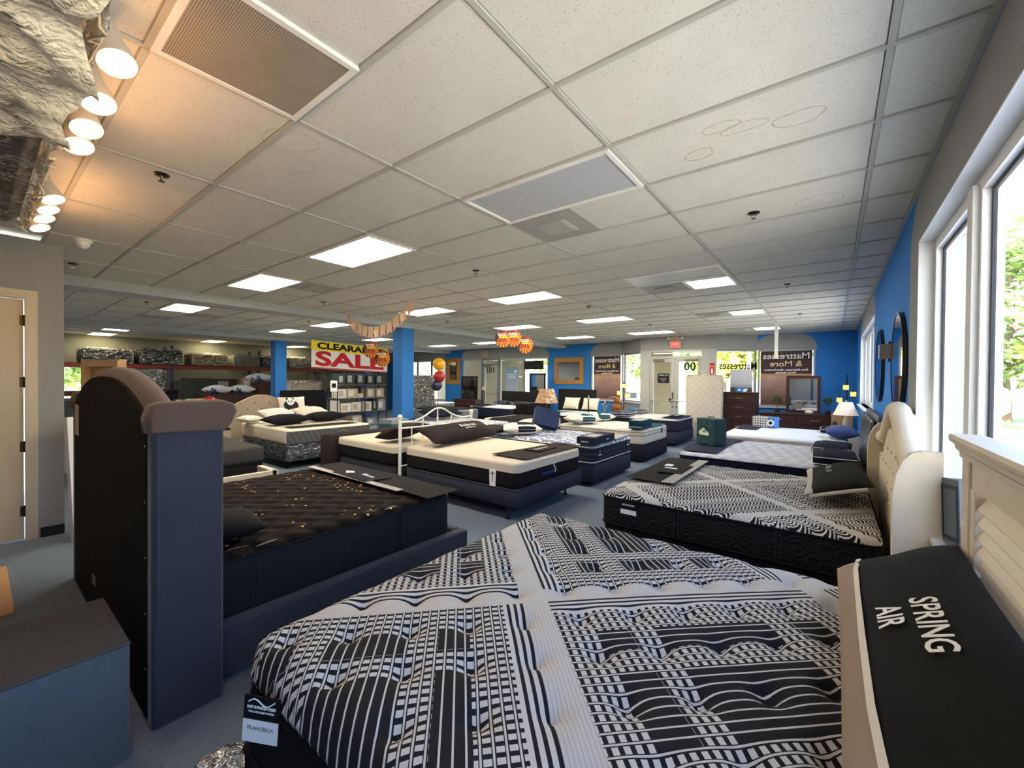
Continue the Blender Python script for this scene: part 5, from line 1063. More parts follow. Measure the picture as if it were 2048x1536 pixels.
pillow('bagged white pillow at the near side of the white and grey bed', .45, .34, .14, WHT, (-9.4, 3.46, .755), .1, seed=15)
# beige tufted headboard with panda cushion
t = thing('headboard', 'beige tufted camelback headboard behind the white and grey bed', 'headboard', (-10.35, 4.05, 0)); cb_ = camel(24, 1.0, .98, .30); b = MB(); b.prism([(-1.0, .3)]+cb_+[(1.0, .3)], -.05, .04, 'x'); pad = part('panel', b, fab('beige_tuft', 176, 158, 138, 300), t)
tb2 = MB(); tb2.lathe([(.018, 0), (.014, .008), (.001, .012)], n=8, mtx=Matrix.Rotation(PI/2, 4, 'Y')); tbm2 = tb2.mesh('tuft_button', fab('tuft_dark', 120, 104, 90))
for r0 in range(3):
    for k in range(6): put('tuft_button', tbm2, pad, (.04, -.75+.3*k+(.15 if r0 % 2 else 0), .82+.14*r0))
for s in (-1, 1):
    b = MB(); b.box(-.03, .03, s*.9-.04, s*.9+.04, 0, .32); part('leg', b, mat('black_wood'), t)
b = MB(); b.prism([(-.05, .3), (.5, .3), (.5, .82), (.3, .9), (-.05, .98)], .98, 1.06, 'y'); part('side_wing', b, fab('beige_tuft', 176, 158, 138), t)
pt = thing('panda_cushion', 'square cream cushion printed with a sitting panda', 'cushion', (-10.15, 4.62, .98), 0, None, (0, 1.25, .0)); b = MB(); pillow_mesh(b, .46, .62, .12, n=10); part('cushion', b, IV, pt)
b = MB(); b.v = []; 
for c, r_, sq in (((.10, -.06, .128), .13, (1, .95, .05)), ((.0, -.16, .126), .06, (1.6, 1, .05)), ((.0, .05, .126), .06, (1.6, 1, .05)), ((-.165, -.13, .122), .028, (1, 1, .08)), ((-.165, .0, .122), .028, (1, 1, .08))): blob(b, c, r_, sq)
part('panda_body_print', b, PRINTK, pt); b = MB(); blob(b, (-.09, -.065, .132), .085, (1, 1, .06)); blob(b, (.14, -.06, .137), .07, (.8, 1, .05)); part('panda_face_print', b, PRINT, pt); b = MB(); blob(b, (-.10, -.10, .138), .018, (1, 1, .1)); blob(b, (-.10, -.03, .138), .018, (1, 1, .1)); blob(b, (-.06, -.065, .139), .012, (1, 1, .1)); part('panda_eyes_print', b, PRINTK, pt)
# low dark mattress and white bed frame between
q = Mat('braid_dark', rgb(56, 54, 52), .85); MATS['braid'] = q; q.base(q.cmix(q.noise(30, 3), rgb(40, 38, 38), rgb(66, 63, 60)))
simple_bed('low dark mattress on the floor beside the grey velvet bed', -9.0, -7.12, 1.3, 2.85, .58, fab('dk_side', 62, 61, 62), q.m, BLK, fl='low black box spring beside the grey velvet bed')
t = thing('bed_rail_frame', 'cream painted bed frame rail lying low beyond the gold flecked mattress', 'bed frame', (-6.35, 2.2, 0)); cw = mat('cream_wood', rgb(206, 194, 176), .5); b = MB(); b.bbox(-.03, .03, -.75, .48, .20, .34, .004); part('side_rail', b, cw, t); b = MB(); b.bbox(-.5, .03, .42, .50, .20, .34, .004); part('end_rail', b, cw, t)
for y in (-.7, .44): b = MB(); b.box(-.025, .025, y-.025, y+.025, 0, .2); part('leg', b, cw, t)
mattress('small tan ended black mattress behind the velvet headboard', -10.2, -9.85, 2.2, 3.3, .30, .62, fab('tan_end', 214, 188, 160), BLK, None); foundation('small black box spring behind the velvet headboard', -10.2, -9.86, 2.2, 3.3, .02, .30, BLK, legs=False)
# ---------------------------------------------------------------- wrapped mattresses on the overhead rack at the top left
rk = thing('storage_rack', 'tall storage rack out on the left carrying plastic wrapped mattresses', 'rack', (0, 0, 0)); om = mat('rack_orange', rgb(124, 46, 30), .5, var=(4, .1)); up = mat('rack_blue', rgb(50, 60, 82), .5)
for x in (-2.2, -.9):
    for y in (-.45, -1.35): b = MB(); b.bbox(x-.04, x+.04, y-.035, y+.035, 0, 2.95, .003); part('upright', b, up, rk)
for y in (-.45, -1.35): b = MB(); b.bbox(-2.2, -.9, y-.025, y+.025, 2.08, 2.19, .004); part('beam', b, om, rk)
def crumple_box(b, x0, x1, y0, y1, z0, z1, amp, seed, n=14):
    rnd = random.Random(seed); 
    for (fx, nx_, ny_) in (('y1', n, 8), ('y0', n, 8), ('x0', 8, 8), ('x1', 8, 8), ('z1', n, 8), ('z0', n, 8)):
        P_ = {}
        def fn(a, c):
            k = (round(a, 4), round(c, 4)); e_ = min(a, 1-a, c, 1-c) > .01; d = amp*rnd.uniform(-.6, 1)*(1 if e_ else 0)
            if fx[0] == 'y': return (x0+(x1-x0)*a, (y1+d) if fx == 'y1' else (y0-d), z0+(z1-z0)*c)
            if fx[0] == 'x': return ((x1+d) if fx == 'x1' else (x0-d), y0+(y1-y0)*a, z0+(z1-z0)*c)
            return (x0+(x1-x0)*a, y0+(y1-y0)*c, (z1+d) if fx == 'z1' else z0-d*.3)
        b.grid([k/nx_ for k in range(nx_+1)], [k/ny_ for k in range(ny_+1)], fn, False)
    return b
MILK = Mat('milky_plastic', rgb(196, 188, 172), .35, spec=.6, trans=.0); MATS['milk'] = MILK; MILK.base(MILK.cmix(MILK.noise(6, 4, .6), rgb(172, 150, 116), rgb(240, 226, 198))); MILK.bump(MILK.noise(9, 5, .65), .9, .04); MILK = MILK.m  # beige tones carry the warm light that falls on the plastic
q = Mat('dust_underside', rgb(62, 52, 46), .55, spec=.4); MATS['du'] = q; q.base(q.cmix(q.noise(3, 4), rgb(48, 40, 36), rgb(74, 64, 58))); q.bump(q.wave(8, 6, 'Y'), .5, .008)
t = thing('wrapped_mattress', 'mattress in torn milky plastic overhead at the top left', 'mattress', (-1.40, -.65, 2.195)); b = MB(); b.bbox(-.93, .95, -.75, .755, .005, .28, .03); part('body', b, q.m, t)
b = MB(); crumple_box(b, -.95, .97, -.77, .772, .0, .30, .018, 3, 30); part('plastic_wrap', b, film_mat('wrap_thin', .22, (.85, .82, .76, 1), .25, 9), t)
def drape(b, x0, x1, y0, y1, seed, z0, sag, n=30):
    rnd = random.Random(seed); ph = [rnd.uniform(0, 6) for _ in range(6)]
    def fn(x, y):
        a = (x-x0)/(x1-x0); z = z0-sag*math.sin(PI*min(1, max(0, a)))**.6*(.6+.4*math.sin(9*x+ph[0])*math.sin(11*y+ph[1]))-.018*math.sin(37*x+ph[2]+5*y)*math.sin(29*y+ph[3])+rnd.uniform(-.007, .007)
        return (x+.02*math.sin(23*y), y+.02*math.sin(19*x+ph[4]), z)
    b.grid([x0+(x1-x0)*k/n for k in range(n+1)], [y0+(y1-y0)*k/n for k in range(n+1)], fn, True); return b
b = MB(); drape(b, .02, .95, -.2, .765, 6, -.012, .05, 44); part('torn_sheet', b, MILK, t, label='torn milky plastic sheet')
b = MB(); rnd = random.Random(12); b.tube([(-.95+1.9*k/60, .772+rnd.uniform(-.012, .012), .0+rnd.uniform(-.015, .015)) for k in range(61)], [rnd.uniform(.001, .004) for _ in range(61)], 6); part('frayed_edge', b, fab('fray_tan', 230, 200, 156), t)
t = thing('wrapped_mattress', 'second wrapped mattress stacked on top against the ceiling, top left', 'mattress', (-1.4, -.65, 2.50)); b = MB(); b.bbox(-.9, .9, -.74, .74, 0, .28, .02); part('body', b, fab('wrap_beige', 176, 160, 136), t); b = MB(); crumple_box(b, -.92, .92, -.76, .76, 0, .30, .02, 9, 18); part('plastic_wrap', b, MILK, t)
# ---------------------------------------------------------------- hanging signs
TEXTX = (PI/2, 0, PI/2)        # text read from +X
STR = mat('string', rgb(214, 210, 200), .8)
t = thing('clearance_banner', 'yellow and white banner reading clearance sale hung beside the blue column', 'banner', (-9.5, 0, 0))
def bz(y): return -.036*(y-4.77)
def quad(y0, y1, za, zb, dx=0, n=8):
    b = MB(); ys = [y0+(y1-y0)*k/n for k in range(n+1)]; b.loft([[(dx, y, za+bz(y)) for y in ys]+[(dx-.004, y, za+bz(y)) for y in ys[::-1]], [(dx, y, zb+bz(y)) for y in ys]+[(dx-.004, y, zb+bz(y)) for y in ys[::-1]]], True, True, False); return b
part('lower_field', quad(4.77, 6.83, 1.90, 2.315), PRINT, t, label='white field'); part('upper_field', quad(4.77, 6.83, 2.315, 2.54), PRINTY, t, label='yellow field')
part('border_stripe', quad(4.77, 6.83, 1.905, 1.925, .003), PRINTR, t)
def banner_text(body, size, m, y, z, fit, bold):
    me = text_mesh(body, size, m, .001, bold, fit=fit)
    for v in me.vertices: v.co.y += -.036*(v.co.x+y-4.77)
    put('lettering', me, t, (.005, y, z), TEXTX)
banner_text('CLEARANCE', .20, PRINTK, 5.80, 2.425, 1.8, .008); banner_text('SALE', .46, PRINTR, 5.78, 2.115, 1.85, .016)
for y in (4.8, 6.8): b = MB(); b.tube([(0, y, 2.54+bz(y)), (0, y, CE-.012)], .003, 5); part('cord', b, STR, t)
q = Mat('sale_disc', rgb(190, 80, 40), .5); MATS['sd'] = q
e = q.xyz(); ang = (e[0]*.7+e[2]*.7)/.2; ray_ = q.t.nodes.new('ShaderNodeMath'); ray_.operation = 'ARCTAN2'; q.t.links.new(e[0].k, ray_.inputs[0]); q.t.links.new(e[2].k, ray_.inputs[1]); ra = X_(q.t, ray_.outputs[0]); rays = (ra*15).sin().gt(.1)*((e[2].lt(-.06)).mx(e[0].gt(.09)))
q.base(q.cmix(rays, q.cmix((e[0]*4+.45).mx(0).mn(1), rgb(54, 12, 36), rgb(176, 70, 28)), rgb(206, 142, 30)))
def sale_disc(p, label, rz=.6, r=.145):
    t = thing('sale_disc', label, 'hanging sign', p, rz, 'floor sample sale discs'); n = 28; sc = [(r*(1+.025*(k % 2))*math.cos(2*PI*k/n), 1.12*r*(1+.025*(k % 2))*math.sin(2*PI*k/n)) for k in range(n)]
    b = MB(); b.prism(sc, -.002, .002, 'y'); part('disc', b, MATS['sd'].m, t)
    letter('FLOOR', .066, PRINT, t, (-.01, -.004, .080), UPX, fit=.165, bold=.002); letter('SAMPLE', .055, PRINTY, t, (.01, -.004, .03), UPX, fit=.165, bold=.0015); letter('SALE', .125, PRINTY, t, (0, -.0035, -.05), UPX, fit=.21, bold=.004); letter('SALE', .125, mat('disc_red', rgb(150, 18, 40), .6), t, (0, -.005, -.05), UPX, fit=.205, bold=.0025)
    b = MB(); b.tube([(0, 0, r*1.1), (0, 0, CE-.012-p[2])], .002, 4); part('cord', b, STR, t)
for p, l in (((-5.04, 6.23, 2.445), 'left one of three hanging sale discs'), ((-4.87, 6.36, 2.46), 'middle one of three hanging sale discs'), ((-4.69, 6.49, 2.335), 'right lowest one of three hanging sale discs'), ((-7.04, 4.68, 2.222), 'upper sale disc in front of the clearance banner'), ((-6.86, 4.82, 2.055), 'lower sale disc beside the blue column')): sale_disc(p, l)
# bunting
A_, B_ = Vector((-7.62, 4.46, CE-.014)), Vector((-4.96, 4.13, CE-.014)); kraft = mat('kraft', rgb(206, 166, 138), .85, var=(9, .08))
def bun(s): return A_.lerp(B_, s)+Vector((0, 0, -.47*4*s*(1-s)))
t = thing('bunting_garland', 'kraft paper bunting garland with swallowtail flags and hearts', 'garland', (0, 0, 0)); b = MB(); b.tube([tuple(bun(k/30)) for k in range(31)], .005, 5); part('cord', b, mat('cord_tan', rgb(206, 186, 160), .8), t)
for k in range(11):
    s = .10+.80*k/10; p0, p1 = bun(s-.031), bun(s+.031); d = (p1-p0).normalized(); dn = Vector((d.z*.35, 0, -1)).normalized() if True else None
    L = .21; x = [p0, p1, p1+dn*L, (p0+p1)/2+dn*L*.78, p0+dn*L]; nrm = Vector((0, .0015, 0))
    b = MB(); b.loft([[tuple(v-nrm) for v in x], [tuple(v+nrm) for v in x]], True, True, False); fl = part('flag', b, kraft, t)
    if k in (1, 5, 9):
        c = (p0+p1)/2+dn*.11; hp = [(.085*(math.sin(a)**3), .07*(13*math.cos(a)-5*math.cos(2*a)-2*math.cos(3*a)-math.cos(4*a))/13) for a in [2*PI*i/20 for i in range(20)]]
        b = MB(); b.loft([[(c.x+hx, c.y-.006, c.z+hz) for hx, hz in hp], [(c.x+hx, c.y-.003, c.z+hz) for hx, hz in hp]], True, True, False); part('heart', b, mat('kraft_pale', rgb(228, 194, 168), .8), fl)
# balloon stand
t = thing('balloon_stand', 'balloon stand with yellow, red and navy balloons', 'balloons', (-8.3, 7.55, 0)); b = MB(); b.lathe([(.14, 0), (.14, .02), (.02, .04), (.01, .06), (.008, 1.45)], n=16); part('stand', b, mat('leg_black', rgb(24, 24, 26), .5), t)
for dx, dz, r, c in ((.03, 2.06, .165, rgb(236, 176, 20)), (.05, 1.73, .155, rgb(176, 34, 44)), (-.05, 1.50, .15, rgb(48, 48, 80))):
    b = MB(); b.lathe([(r*math.sin(PI*k/10)*(1-.12*max(0, k-5)/5), r*1.02*math.cos(PI*k/10)) for k in range(11)][::-1], (dx, 0, dz), 20); b.lathe([(.012, -r*1.02-.02), (.004, -r*1.0)], (dx, 0, dz), 8); part('balloon', b, mat('balloon_%d' % int(dz*100), c, .3, spec=.6), t)
b = MB(); b.tube([(0, 0, 1.4), (.03, 0, 1.9)], .004, 5); part('stick', b, STR, t)
# ---------------------------------------------------------------- shop posters on the glass (seen from behind)
q = Mat('poster_photo', rgb(180, 140, 120), .7); MATS['pp'] = q; e = q.xyz(); nz = q.noise(2.2, 4); f_ = (e[2]/.95).mx(0).mn(1)
q.base(q.cmix(nz.gt(.52)*.6, q.cmix(f_, rgb(96, 62, 66), rgb(196, 160, 146)), q.cmix(f_, rgb(60, 34, 40), rgb(214, 184, 168))))
BACK = (PI/2, 0, PI)
def poster(x0, x1, label):
    t = thing('shop_poster', label, 'poster', ((x0+x1)/2, YB+.07, .98)); w = x1-x0-.1
    b = MB(); b.box(-w/2, w/2, -.003, .003, 0, .92); part('photo_area', b, MATS['pp'].m, t)
    b = MB(); b.box(-w/2, w/2, -.003, .003, .92, 1.58); part('dark_area', b, mat('poster_brown', rgb(70, 52, 58), .7), t)
    b = MB(); b.box(-w/2, w/2, -.005, -.001, .86, .90); part('stripe', b, mat('poster_gold', rgb(196, 150, 80), .7), t)
    for z, s, body, f, mm in ((1.42, .24, 'Mattresses', w*.9, PRINT), (1.20, .22, '& More', w*.62, mat('poster_cream', rgb(226, 206, 150), .7)), (1.03, .07, 'More Mattresses - More Furniture', w*.85, PRINT), (.95, .06, 'More Savings', w*.4, PRINT)): letter(body, s, mm, t, (0, -.006, z), BACK, fit=f, bold=.003)
    return t
poster(-1.75, -.42, 'reversed shop poster in the window behind the dresser'); poster(-7.13, -5.98, 'reversed shop poster in the window left of the glass doors')
t = thing('window_lettering', 'reversed black vinyl lettering on the splayed window', 'lettering', (-2.235, 13.65+.08, 0), math.atan2(PD[1]-PC[1], PD[0]-PC[0]))
for z, s, body, f in ((2.12, .30, 'Mattresses', 1.18), (1.86, .28, '& More', .75)): letter(body, s, PRINTK, t, (0, -.03, z), BACK, fit=f, bold=.006)
dl = thing('door_lettering', 'suite number 100 on the right glass door', 'lettering', (-3.35, 13.235, 2.1)); letter('100', .34, PRINTK, dl, (0, 0, 0), BACK, fit=.46, bold=.008)
dl = thing('door_lettering', 'suite number 101 on the single glass door', 'lettering', (-12.12, YB+.035, 2.08)); letter('101', .36, PRINTK, dl, (0, 0, 0), BACK, fit=.42, bold=.008)
t = thing('door_sign', 'black notice with white text on the left glass door', 'sign', (-4.22, 13.24, 1.6)); b = MB(); b.bbox(-.18, .18, -.006, .0, 0, .3, .002); part('board', b, PRINTK, t)
for z, s, body in ((.24, .05, 'THANK YOU'), (.13, .035, 'PLEASE CALL'), (.07, .03, 'AGAIN')): letter(body, s, PRINT, t, (0, -.008, z), UPX)
t = thing('window_decal', 'bunch of yellow, red and blue balloons outside the right glass door', 'balloons', (-3.0, 13.5, 0)); b = MB(); b.lathe([(.02, 0), (.02, 1.75)], n=8); b.lathe([(.15, 0), (.15, .03)], n=16); part('stand', b, mat('leg_black'), t)
for dx, z, r, c in ((0, 2.08, .17, rgb(250, 205, 20)), (-.06, 1.85, .14, rgb(200, 60, 50)), (.13, 1.86, .13, rgb(60, 70, 160))): b = MB(); b.lathe([(r*math.sin(PI*k/10), r*math.cos(PI*k/10)) for k in range(11)][::-1], (dx, 0, z), 18); part('balloon', b, mat('bal_%d' % int(z*100+dx*50), c, .35), t)
t = thing('safety_sign', 'red fire extinguisher sign on the door post', 'sign', (-2.81, 13.19, 1.84)); b = MB(); b.box(-.06, .06, -.01, 0, 0, .36); part('plate', b, PRINTR, t); letter('FIRE', .06, PRINT, t, (0, -.012, .26), UPX, fit=.09); b = MB(); b.prism([(-.02, .2), (.02, .2), (.02, .1), (.04, .1), (0, .04), (-.04, .1), (-.02, .1)], -.013, -.01, 'y'); part('arrow', b, PRINT, t)
t = thing('hanging_board', 'plain black hanging board in the bright window', 'sign', (-9.66, 13.98, 2.09)); b = MB(); b.bbox(-.46, .46, -.02, .02, 0, .35, .004); part('board', b, PRINTK, t)
for s in (-.4, .4): b = MB(); b.tube([(s, 0, .35), (s, 0, CE-.012-2.09)], .003, 4); part('cord', b, STR, t)
t = thing('blue_poster', 'pale blue poster on the window beside door 101', 'poster', (-10.94, YB+.07, 1.1)); q = Mat('blue_fade', rgb(120, 150, 180), .6); MATS['bf'] = q; e = q.xyz(); q.base(q.cmix((e[2]/1.06).mx(0).mn(1), rgb(164, 172, 190), rgb(104, 146, 182))); b = MB(); b.box(-.34, .34, -.003, .003, 0, 1.06); part('sheet', b, q.m, t)
for z, w_ in ((.78, .5), (.70, .42), (.62, .46)): b = MB(); b.box(-w_/2, w_/2, -.005, -.002, z, z+.025); part('text_line', b, PRINT, t)
b = MB(); b.lathe([(.06, 0), (.06, .003)], n=16, mtx=Matrix.Translation((.2, -.002, .93)) @ Matrix.Rotation(PI/2, 4, 'X')); part('logo', b, PRINT, t)
t = thing('exit_sign', 'unlit beige exit sign over door 101', 'exit sign', (-12.35, YB-.005, 2.64)); b = MB(); b.bbox(-.18, .18, -.06, 0, 0, .24, .006); part('housing', b, mat('sign_tan'), t); b = MB(); b.bbox(-.23, .23, -.1, 0, .24, .35, .006); part('battery_box', b, mat('sign_tan'), t)
# ---------------------------------------------------------------- mirrors and frames on the back wall
GOLD = mat('gold_frame', rgb(176, 130, 76), .5, var=(20, .2, 60, .2)); 
def framed(label, xc, y, z0, w, h, fw, m, glass=None, name='framed_mirror', rz=0, legs=False):
    t = thing(name, label, 'mirror', (xc, y, z0), rz); R = lambda k: [(-w/2+k, k), (w/2-k, k), (w/2-k, h-k), (-w/2+k, h-k)]
    b = MB(); b.strip(R(fw), R(0), -.03, 0, 'y'); b.strip(R(fw*.75), R(fw*.3), -.045, -.03, 'y'); part('frame', b, m, t); b = MB(); b.prism(R(fw*.95), -.015, -.008, 'y'); part('mirror_glass', b, glass or MIRROR, t); return t
framed('gold framed rectangular mirror on the blue pier', -8.10, YB-.005, 1.51, 1.29, 1.03, .17, GOLD)
framed('tall gold framed mirror on the far blue pier', -14.42, YB-.005, 1.43, .92, 1.24, .2, GOLD)
def on_dresser(x, y, w, d, h, lab):
    return chest(lab, x-w/2, x+w/2, y-d/2, y+d/2, h, 2, 2)
on_dresser(-12.75, 13.3, 1.3, .42, .80, 'black dresser below the far dark framed mirror'); framed('dark framed mirror standing on the far dresser', -12.68, 13.4, .80, .96, 1.0, .07, mat('black_wood'), name='dresser_mirror')
on_dresser(-9.28, 13.6, 1.1, .42, .85, 'dark dresser in front of the bright window'); framed('dark framed mirror standing before the bright window', -9.28, 13.7, .85, .76, 1.08, .07, mat('black_wood'), name='dresser_mirror')
topiary(-12.35, 13.2, .80, .8, 'small spiky plant on the far dresser', 'potted_plant'); topiary(-12.95, 13.2, .80, .9, 'bushy plant left on the far dresser', 'potted_plant')
t = thing('desk_lamp', 'thin desk lamp beside the far dark mirror', 'lamp', (-11.75, 13.3, .62)); b = MB(); b.lathe([(.08, 0), (.08, .02), (.008, .03), (.008, .72)], n=12); part('base', b, GLB, t); b = MB(); b.lathe([(.1, .6), (.06, .75)], n=16, cap=False); part('shade', b, mat('sconce_taupe'), t)
t = thing('side_table', 'small dark side table under the thin desk lamp', 'table', (-11.75, 13.3, 0)); b = MB(); b.bbox(-.2, .2, -.18, .18, .58, .62, .004); part('top', b, mat('black_wood'), t)
for s in (-1, 1):
    for s2 in (-1, 1): b = MB(); b.box(s*.17-.015, s*.17+.015, s2*.15-.015, s2*.15+.015, 0, .58); part('leg', b, mat('black_wood'), t)
# ---------------------------------------------------------------- far beds
simple_bed('navy sided bed before the black headboard near door 101', -10.6, -8.7, 11.2, 12.75, .70, NAVY, WQ, BLK)
b = MB(); b.grid([-.3+.06*k for k in range(11)], [-.5+.1*k for k in range(11)], lambda x, y: (x, y, .012)); single('foot_cover', b, BLK, 'black runner on the navy sided bed near door 101', 'foot cover', (-10.2, 11.6, .705))
t = thing('headboard', 'black headboard behind the navy sided bed near door 101', 'headboard', (-9.6, 12.85, 0)); b = MB(); b.bbox(-.8, .8, -.03, .03, .25, 1.22, .01); part('panel', b, mat('black_wood'), t)
for s in (-1, 1): b = MB(); b.box(s*.7-.04, s*.7+.04, -.03, .03, 0, .26); part('leg', b, mat('black_wood'), t)
for x, l in ((-10.05, 'left glossy black pillow under the far black headboard'), (-9.25, 'right glossy black pillow under the far black headboard')): pillow(l, .7, .45, .16, q.m if False else MATS['nf'].m, (x, 12.5, .705), 0, seed=3, group='glossy black pillows')
t = thing('cabinet', 'black cabinet right of the navy sided bed', 'cabinet', (-8.35, 11.7, 0)); b = MB(); b.bbox(-.3, .3, -.25, .25, .05, .88, .006); part('body', b, mat('black_wood'), t)
for s in (-1, 1): b = MB(); b.bbox(s*.15-.14, s*.15+.14, -.268, -.25, .08, .84, .004); dr = part('door', b, mat('black_wood'), t); b = MB(); b.lathe([(.012, 0), (.015, .02)], n=8, mtx=Matrix.Translation((s*.04, -.268, .5)) @ Matrix.Rotation(PI/2, 4, 'X')); part('knob', b, BRASS, dr)
b = MB(); b.box(-.27, .27, -.2, .22, 0, .05); part('plinth', b, mat('black_wood'), t)
simple_bed('white topped striped bed in the far left corner by the windows', -14.9, -12.9, 11.2, 12.75, .68, GST, WQ, FNDK); simple_bed('pale bed with dark cover behind the balloon stand', -11.3, -9.4, 8.9, 10.4, .68, GST, fab('pale_top', 190, 186, 182), BLK)
b = MB(); b.grid([-.8+.16*k for k in range(11)], [-.75+.15*k for k in range(11)], lambda x, y: (x, y, .014+.05*math.exp(-((x+.2)**2+y*y)*4))); single('black_blanket', b, BLK, 'rumpled black blanket on the pale bed behind the balloons', 'blanket', (-10.2, 9.6, .69))
t = thing('standing_mattress', 'dark mattress in shiny plastic standing behind the blue column', 'mattress', (-12.55, 10.5, 0), .65); b = MB(); b.bbox(-.85, .55, -.13, .13, 0, 1.80, .05); part('body', b, fab('wrap_grey', 92, 92, 84), t); b = MB(); crumple_box(b, -.88, .58, -.15, .15, .01, 1.82, .03, 5, 12); part('plastic_wrap', b, FILM, t)
simple_bed('white topped bed in front of the storage shelving', -14.3, -12.5, 5.3, 6.7, .66, fab('dk_side', 62, 61, 62), fab('pale_top', 190, 186, 182), BLK)
t = thing('headboard', 'wide black headboard beside the storage column', 'headboard', (-14.4, 6.95, 0)); b = MB(); b.bbox(-.03, .03, -.75, .75, .2, 1.25, .01); part('panel', b, BLK, t); b = MB(); b.box(-.03, .03, -.7, -.62, 0, .2); b.box(-.03, .03, .62, .7, 0, .2); part('leg_pair', b, mat('black_wood'), t)
# ---------------------------------------------------------------- black shelving with boxed bedding
sh = thing('shelving_unit', 'black metal shelving unit filled with boxed bedding', 'shelf', (-11.2, 6.25, 0)); bk = mat('leg_black'); SZ = (.28, .70, 1.10, 1.49)
for y in (0, .87, 1.62):
    for x in (-.22, .22): b = MB(); b.tube([(x, y, 0), (x, y, 1.55)], .014, 8); part('post', b, bk, sh)
for z in SZ: b = MB(); b.bbox(-.24, .24, -.03, 1.65, z-.02, z, .004); part('shelf_board', b, mat('shelf_taupe', rgb(96, 88, 78), .6), sh)
t = thing('price_card', 'white product card at the end of the black shelving', 'sign', (-10.96, 6.13, 1.30)); b = MB(); b.box(0, .008, -.1, .1, 0, .3); part('card', b, PRINT, t); b = MB(); b.box(.008, .01, -.06, .06, .1, .22); part('photo', b, PRINTK, t); b = MB(); b.tube([(-.02, 0, .0), (-.02, 0, -.22)], .006, 6); part('stem', b, bk, t)
mat('box_white', rgb(206, 202, 194), .7); mat('box_tan', rgb(176, 158, 138), .7); mat('box_dgreen', rgb(44, 56, 58), .6); mat('box_grey', rgb(136, 140, 146), .7)
def carton(label, x, y, z, w, d, h, m, pm=None, rz=0, group=None, name='carton', prints=True):
    t = thing(name, label, 'box', (x, y, z), rz, group); b = MB(); b.bbox(-d/2, d/2, -w/2, w/2, 0, h, .004); part('body', b, m, t)
    b = MB(); b.box(d/2, d/2+.003, -w*.4, w*.1, h*.2, h*.8); part('print_panel', b, pm or mat('box_tan'), t)
    b = MB(); b.box(-d/2, d/2, -.02, .02, h, h+.001); part('tape', b, PRINTG, t); return t
rows = {3: [(.14, .22, .3, 'box_dgreen'), (.42, .26, .32, 'box_dgreen'), (.75, .26, .33, 'box_dgreen'), (1.08, .24, .3, 'box_dgreen'), (1.40, .28, .31, 'box_dgreen')],
        2: [(.15, .26, .26, 'box_white'), (.48, .32, .27, 'box_tan'), (.73, .14, .12, 'box_white'), (1.08, .24, .27, 'box_tan'), (1.40, .26, .27, 'box_tan')],
        1: [(.02, .1, .33, 'box_white'), (.28, .32, .25, 'box_white'), (.60, .28, .27, 'box_white'), (.98, .24, .28, 'box_white'), (1.22, .14, .34, 'box_dgreen'), (1.45, .26, .34, 'box_grey')],
        0: [(.2, .36, .1, 'box_white'), (.62, .30, .3, 'box_tan'), (1.1, .3, .2, 'box_grey')]}
rn_ = {3: 'top', 2: 'second', 1: 'third', 0: 'lowest'}; on = ['first', 'second', 'third', 'fourth', 'fifth', 'sixth']
for r0, L in rows.items():
    for k, (y, w_, h_, mm) in enumerate(L): carton('%s box from the left on the %s shelf of the black shelving' % (on[k], rn_[r0]), -11.16, 6.25+y, SZ[r0]+.001, w_, .34, h_, mat(mm), mat('box_tan') if mm == 'box_white' else PRINTG if mm == 'box_dgreen' else mat('box_white'), 0, 'boxes on the black shelving')
carton('grey and teal carton beside the foot of the blue column', -7.75, 5.75, .40, .5, .4, .28, mat('box_teal2', rgb(40, 92, 100), .6), mat('box_grey'), .1); carton('lower carton under the grey and teal one', -7.75, 5.75, 0, .52, .42, .40, mat('box_grey'), None, .1); b = MB(); b.box(-.2, .2, -.25, .25, 0, .09); single('tray_box', b, mat('box_grey'), 'grey lid tray on the teal carton', 'box', (-7.75, 5.75, .682), .1)
# ---------------------------------------------------------------- warehouse racks along the far wall
rk = thing('pallet_rack', 'orange beamed pallet rack along the far storage wall', 'rack', (-18.9, 0, 0))
for y in (1.5, 4.3, 7.1, 9.9, 12.7):
    for x in (-.45, .5): b = MB(); b.bbox(x-.045, x+.045, y-.04, y+.04, 0, 2.75, .004); part('upright', b, up, rk)
for k, y in enumerate((1.5, 4.3, 7.1, 9.9)):
    for x in (-.45, .5):
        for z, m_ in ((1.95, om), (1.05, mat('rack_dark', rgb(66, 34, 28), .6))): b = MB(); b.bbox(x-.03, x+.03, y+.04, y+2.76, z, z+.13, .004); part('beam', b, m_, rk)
    for z in (2.08, 1.18): b = MB(); b.box(-.45, .5, y+.04, y+2.76, z, z+.015); part('deck', b, mat('deck_wood', rgb(92, 70, 54), .8), rk)
DKW = fab('dark_wrapped', 40, 38, 34)
